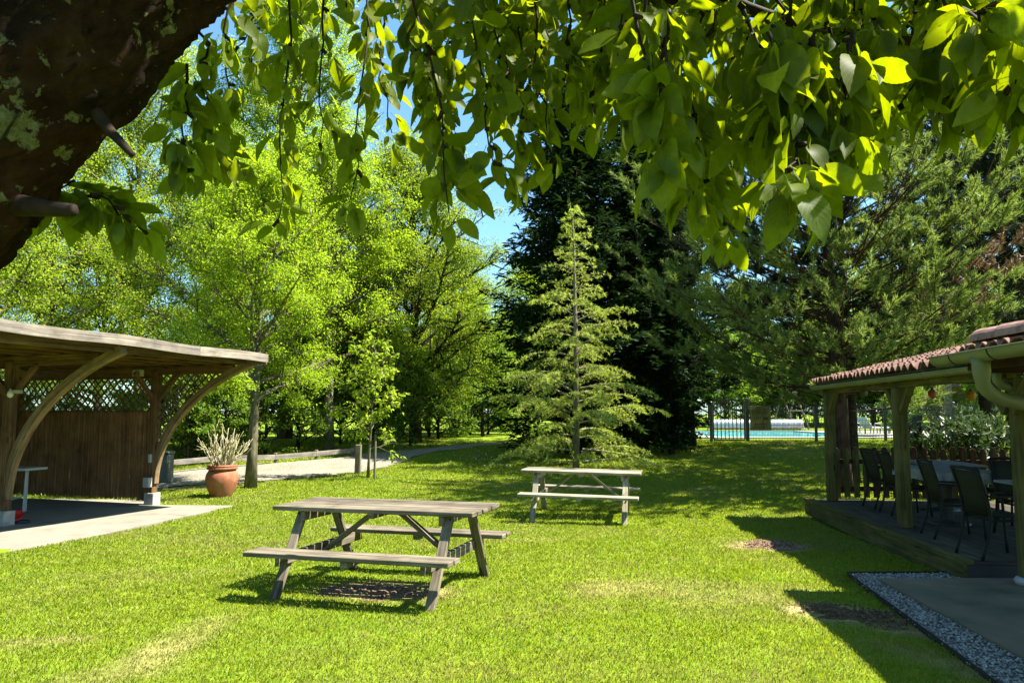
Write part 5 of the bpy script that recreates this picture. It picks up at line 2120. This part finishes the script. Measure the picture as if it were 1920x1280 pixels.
boughs[4][0] = boughs[0][1]
boughs[5][0] = boughs[0][1]
boughs[6][0] = boughs[1][1]
mb = MB()
for i, bp in enumerate(boughs):
    pts = lerp_pts(bp, 24)
    for _ in range(4):
        pts[1:-1] = (pts[:-2] + 2 * pts[1:-1] + pts[2:]) / 4
    r0 = [.085, .07, .08, .07, .02, .016, .03][i]
    m_ = MB()
    m_.tube(pts, [r0 * (1 - .75 * k / 23) + .004 for k in range(24)], 10)
    m_.build('bough', M['cherry_bark'] if i < 4 else M['twig'], CH, True)

r = np.random.default_rng(77)
random.seed(77)
LOWX = [60, 150, 250, 300, 345, 400, 450, 500, 530, 560, 610, 650, 690, 740, 790, 830, 870, 900, 930, 1000, 1060, 1085, 1120, 1170, 1220, 1270, 1330, 1370, 1395, 1420, 1480, 1545, 1580, 1650, 1700, 1780, 1850, 1930]
LOWY = [380, 420, 300, 290, 370, 330, 300, 420, 450, 320, 340, 400, 320, 260, 320, 470, 440, 300, 365, 355, 330, 240, 280, 270, 330, 420, 470, 480, 340, 330, 415, 410, 340, 310, 265, 240, 240, 215]


def low(x):
    return float(np.interp(x, LOWX, LOWY))


leafP, leafD, leafN, leafS = [], [], [], []
tw = MB()


def twig(pts, r0, n_cl, per=6, size=.10, start=.05):
    pts = np.array(pts, float)
    pts = lerp_pts(pts, 9)
    pts[1:-1] += r.normal(0, .008, (7, 3))
    tw.tube(pts, [r0 * (1 - .08 * k) for k in range(9)], 5, False)
    for f in np.linspace(start, 1, n_cl):
        f = min(1, max(0, f + r.uniform(-.03, .03)))
        c = np.array([np.interp(f * 8, range(9), pts[:, k]) for k in range(3)])
        i = min(7, int(f * 8))
        ax = norm(pts[i + 1] - pts[i])
        m = per + r.integers(-2, 2)
        out = rv(r, m)
        out = norm(out - ax * (out @ ax)[:, None] * .7)
        sp_end = c + out * .012
        d = out * r.uniform(.4, 1.2, (m, 1)) + ax * .3 + np.array([0, 0, -1.0]) * r.uniform(.15, 1.2, (m, 1))
        d = norm(d)
        pet = r.uniform(.025, .05, m)
        leafP.append(sp_end + d * 0)
        leafD.append(d)
        nn = rv(r, m) * .85 + out * .8 + np.array([0, 0, .25])
        leafN.append(nn)
        leafS.append(size * r.uniform(.42, 1.15, m))
        if r.uniform() < .5:
            tw.tube([c, c + ax * .012 + out[0] * .02], [.007, .005], 5)


# named hanging sprays seen in the photograph: (x0,y0) -> (x1,y1) at distance d
sprays = [(545, -60, 520, 425, 2.15, 9), (690, -80, 655, 380, 2.3, 9), (760, -60, 842, 400, 1.95, 9), (720, 20, 735, 250, 2.5, 6), (800, -40, 850, 300, 2.0, 8),
          (880, -60, 925, 305, 1.85, 8), (990, -60, 960, 330, 2.1, 9), (1000, 20, 1035, 300, 2.2, 7), (1030, -40, 900, 190, 2.6, 7), (350, 120, 350, 320, 1.95, 7), (372, 60, 400, 260, 2.0, 5),
          (150, 370, 260, 420, 1.9, 5), (95, 330, 150, 345, 1.8, 3), (330, 260, 440, 300, 2.2, 5), (1255, 20, 1255, 300, 1.6, 7), (1330, 200, 1362, 440, 2.3, 9), (1290, 80, 1300, 370, 1.75, 8),
          (1440, 60, 1470, 345, 1.5, 7), (1500, 80, 1535, 335, 1.5, 7), (1395, 20, 1420, 250, 1.65, 7), (1600, 60, 1590, 255, 1.6, 7), (1680, 60, 1650, 240, 2.4, 8), (1735, 60, 1760, 200, 1.6, 6),
          (1830, 60, 1840, 170, 1.5, 5), (1890, 50, 1905, 150, 1.4, 5), (1190, -20, 1170, 230, 2.2, 8), (1130, -40, 1110, 210, 2.4, 7), (1545, 30, 1560, 300, 2.5, 8), (610, -40, 600, 270, 2.3, 6), (445, -40, 430, 240, 2.2, 5), (480, -40, 470, 110, 2.3, 4)]
extra = []
for (xa, ya, xb, yb, d, n_cl) in sprays:
    if xb > 780:
        for q_ in range(2 if xb > 1080 else 1):
            extra.append((xa + r.uniform(-70, 70), ya - 20, xb + r.uniform(-75, 75), yb - r.uniform(20, 130), d * r.uniform(.97, 1.3), n_cl))
for (xa, ya, xb, yb, d, n_cl) in sprays + extra:
    p0, p1 = at(xa, ya, d), at(xb, yb, d + r.uniform(-.12, .12))
    midp = (p0 + p1) / 2 + r.normal(0, .035, 3) + np.array([0, 0, .02])
    twig([p0, midp, p1], .0045, n_cl + 2, 6, (.094 if xa > 760 else .088) if d > 1.8 else .106)
# fill: twigs through the visible canopy, and the crown above that shades them
for k in range(150):
    x = r.uniform(760, 2000) if k > 60 else (r.uniform(1080, 1960) if k > 9 else r.uniform(440, 760))
    lo = low(min(x, 1930)) - 70
    if x < 1060:
        lo = min(lo, 175)
    y1 = r.uniform(-120, lo)
    if 600 < x < 800 and y1 > 90 and r.uniform() < .6:
        y1 = 20
    if 1015 < x < 1075 and y1 > 100:
        y1 = 40
    if 1330 < x < 1440 and 120 < y1 < 260:
        y1 = 60
    d = r.uniform(2.4, 4.0) if x < 1150 else r.uniform(1.6, 3.6)
    y0 = y1 - r.uniform(140, 280) * 2 / d
    p0, p1 = at(x + r.uniform(-90, 90), y0, d), at(x, y1, d)
    twig([p0, (p0 + p1) / 2 + r.normal(0, .04, 3), p1], .005, 6, 5, .088, .12)
for k in range(295):
    p0 = np.array([r.uniform(-2.6, 4.2), r.uniform(-1.0, 3.5), r.uniform(3.1, 5.0)]) if k < 130 else np.array([r.uniform(-.6, 1.6), r.uniform(.5, 2.0), r.uniform(3.2, 4.6)]) if k < 230 else np.array([r.uniform(.9, 3.0), r.uniform(.9, 3.1), r.uniform(3.5, 4.7)])
    if p0[1] > 2.4 and p0[2] < 3.3:
        p0[2] += .5
    p1 = p0 + np.array([r.uniform(-.5, .5), r.uniform(-.3, .3), r.uniform(-.35, .05)])
    yv = max(p0[1], p1[1]) + .12
    if yv > 0 and 960 + 1440 * p0[0] / yv < 1150 and (min(p0[2], p1[2]) - 1.87) / yv < .60:
        continue
    twig([p0, (p0 + p1) / 2, p1], .006, 6, 7, .115, .1)
P, D, Nn, S_ = np.vstack(leafP), np.vstack(leafD), np.vstack(leafN), np.concatenate(leafS)
# leaf template: petiole then an oval blade with pointed tip, folded along the midrib and drooping
st = [(.30, .0), (.335, .085), (.41, .165), (.53, .225), (.67, .25), (.82, .245), (.95, .21), (1.06, .15), (1.15, .075), (1.25, 0)]
sx_ = np.linspace(0, 1, 21)
st = [(float(x), max(0.0, float(w) + (.0045 * (-1) ** i if .15 < q < .93 else 0))) for i, (q, x, w) in enumerate(zip(sx_, .3 + .95 * sx_, np.interp(.3 + .95 * sx_, [a for a, b in st], [b for a, b in st])))]
pick = r.integers(0, 4, len(P))
for kind, (curl, fold, wid, wav) in enumerate([(.08, .16, 1.0, .05), (.30, .34, .92, .08), (.52, .22, 1.08, .06), (.2, .62, .84, .1)]):
    T, UV, TFq = [(0, 0, 0)], [(0, 0)], []
    for i, (x, w) in enumerate(st):
        w = w * wid
        xs_ = (x - .3) / .95
        cz = -curl * (x - .3) ** 2
        T += [(x, w, cz + w * fold + wav * w * math.sin(xs_ * 10 + kind)), (x, 0, cz), (x, -w, cz + w * fold + wav * w * math.sin(xs_ * 9 + 2 + kind))]
        UV += [(1, xs_), (0, xs_), (-1, xs_)]
    for i in range(len(st) - 1):
        a, b = 1 + 3 * i, 4 + 3 * i
        TFq += [(a, a + 1, b + 1, b), (a + 1, a + 2, b + 2, b + 1)]
    kb = len(T)
    T = np.array(T + [(0, .009, 0), (0, -.009, 0), (.33, -.008, 0), (.33, .008, 0)], float)
    UV = np.array(UV + [(0, 0)] * 4, float)
    TFq.append((kb, kb + 1, kb + 2, kb + 3))
    s_ = pick == kind
    me = leaf_mesh('cherry_foliage', T, np.array(TFq), P[s_], D[s_], Nn[s_], S_[s_], M['cherry_leaf'], UV)
    me.polygons.foreach_set('use_smooth', np.ones(len(me.polygons), bool))
    o = link('foliage', me, CH)
    o.location = (2.55, -1.3, 0)
tw.build('twigs', M['twig'], CH, True)

# ------------------------------------------------------------------ light, sky, camera
SUNV = Vector((.66, -.05, 1.0)).normalized()
sl = bpy.data.lights.new('sun', 'SUN')
sl.energy = 5.0
sl.angle = math.radians(.53)
sl.color = (1.0, .95, .86)
so = bpy.data.objects.new('sun', sl)
so.rotation_euler = (-SUNV).to_track_quat('-Z', 'Y').to_euler()
so.location = (20, -5, 30)
COL.objects.link(so)

wd = bpy.data.worlds.new('World')
sc.world = wd
wd.use_nodes = True
nt = wd.node_tree
bg = nt.nodes['Background']
sky = nt.nodes.new('ShaderNodeTexSky')
sky.sky_type = 'NISHITA'
sky.sun_disc = False
sky.sun_elevation = math.asin(SUNV.z)
sky.sun_rotation = math.atan2(SUNV.x, SUNV.y)
sky.air_density = 1.0
sky.dust_density = .6
sky.ozone_density = 1.0
tint = nt.nodes.new('ShaderNodeMix')
tint.data_type = 'RGBA'
tint.blend_type = 'MULTIPLY'
tint.inputs[0].default_value = 1
tint.inputs[7].default_value = (.7, 1.0, 1.08, 1)
nt.links.new(sky.outputs[0], tint.inputs[6])
nt.links.new(tint.outputs[2], bg.inputs[0])
bg.inputs[1].default_value = .06

cam = bpy.data.cameras.new('camera')
cam.sensor_fit = 'HORIZONTAL'
cam.sensor_width = 36
cam.lens = 36 * FPX / 1920
cam.clip_start = .05
cam.clip_end = 2000
co = bpy.data.objects.new('camera', cam)
co.location = (0, 0, H)
co.rotation_euler = (math.radians(90) + PITCH, 0, 0)
COL.objects.link(co)
sc.camera = co

sc.render.engine = 'CYCLES'
sc.cycles.use_denoising = True
sc.cycles.max_bounces = 12
sc.cycles.diffuse_bounces = 9
sc.cycles.glossy_bounces = 2
sc.cycles.transmission_bounces = 9
sc.cycles.sample_clamp_indirect = 6
sc.cycles.caustics_reflective = False
sc.cycles.caustics_refractive = False
sc.view_settings.view_transform = 'Standard'
sc.view_settings.look = 'None'
sc.view_settings.exposure = 2.25
sc.view_settings.gamma = 1.0
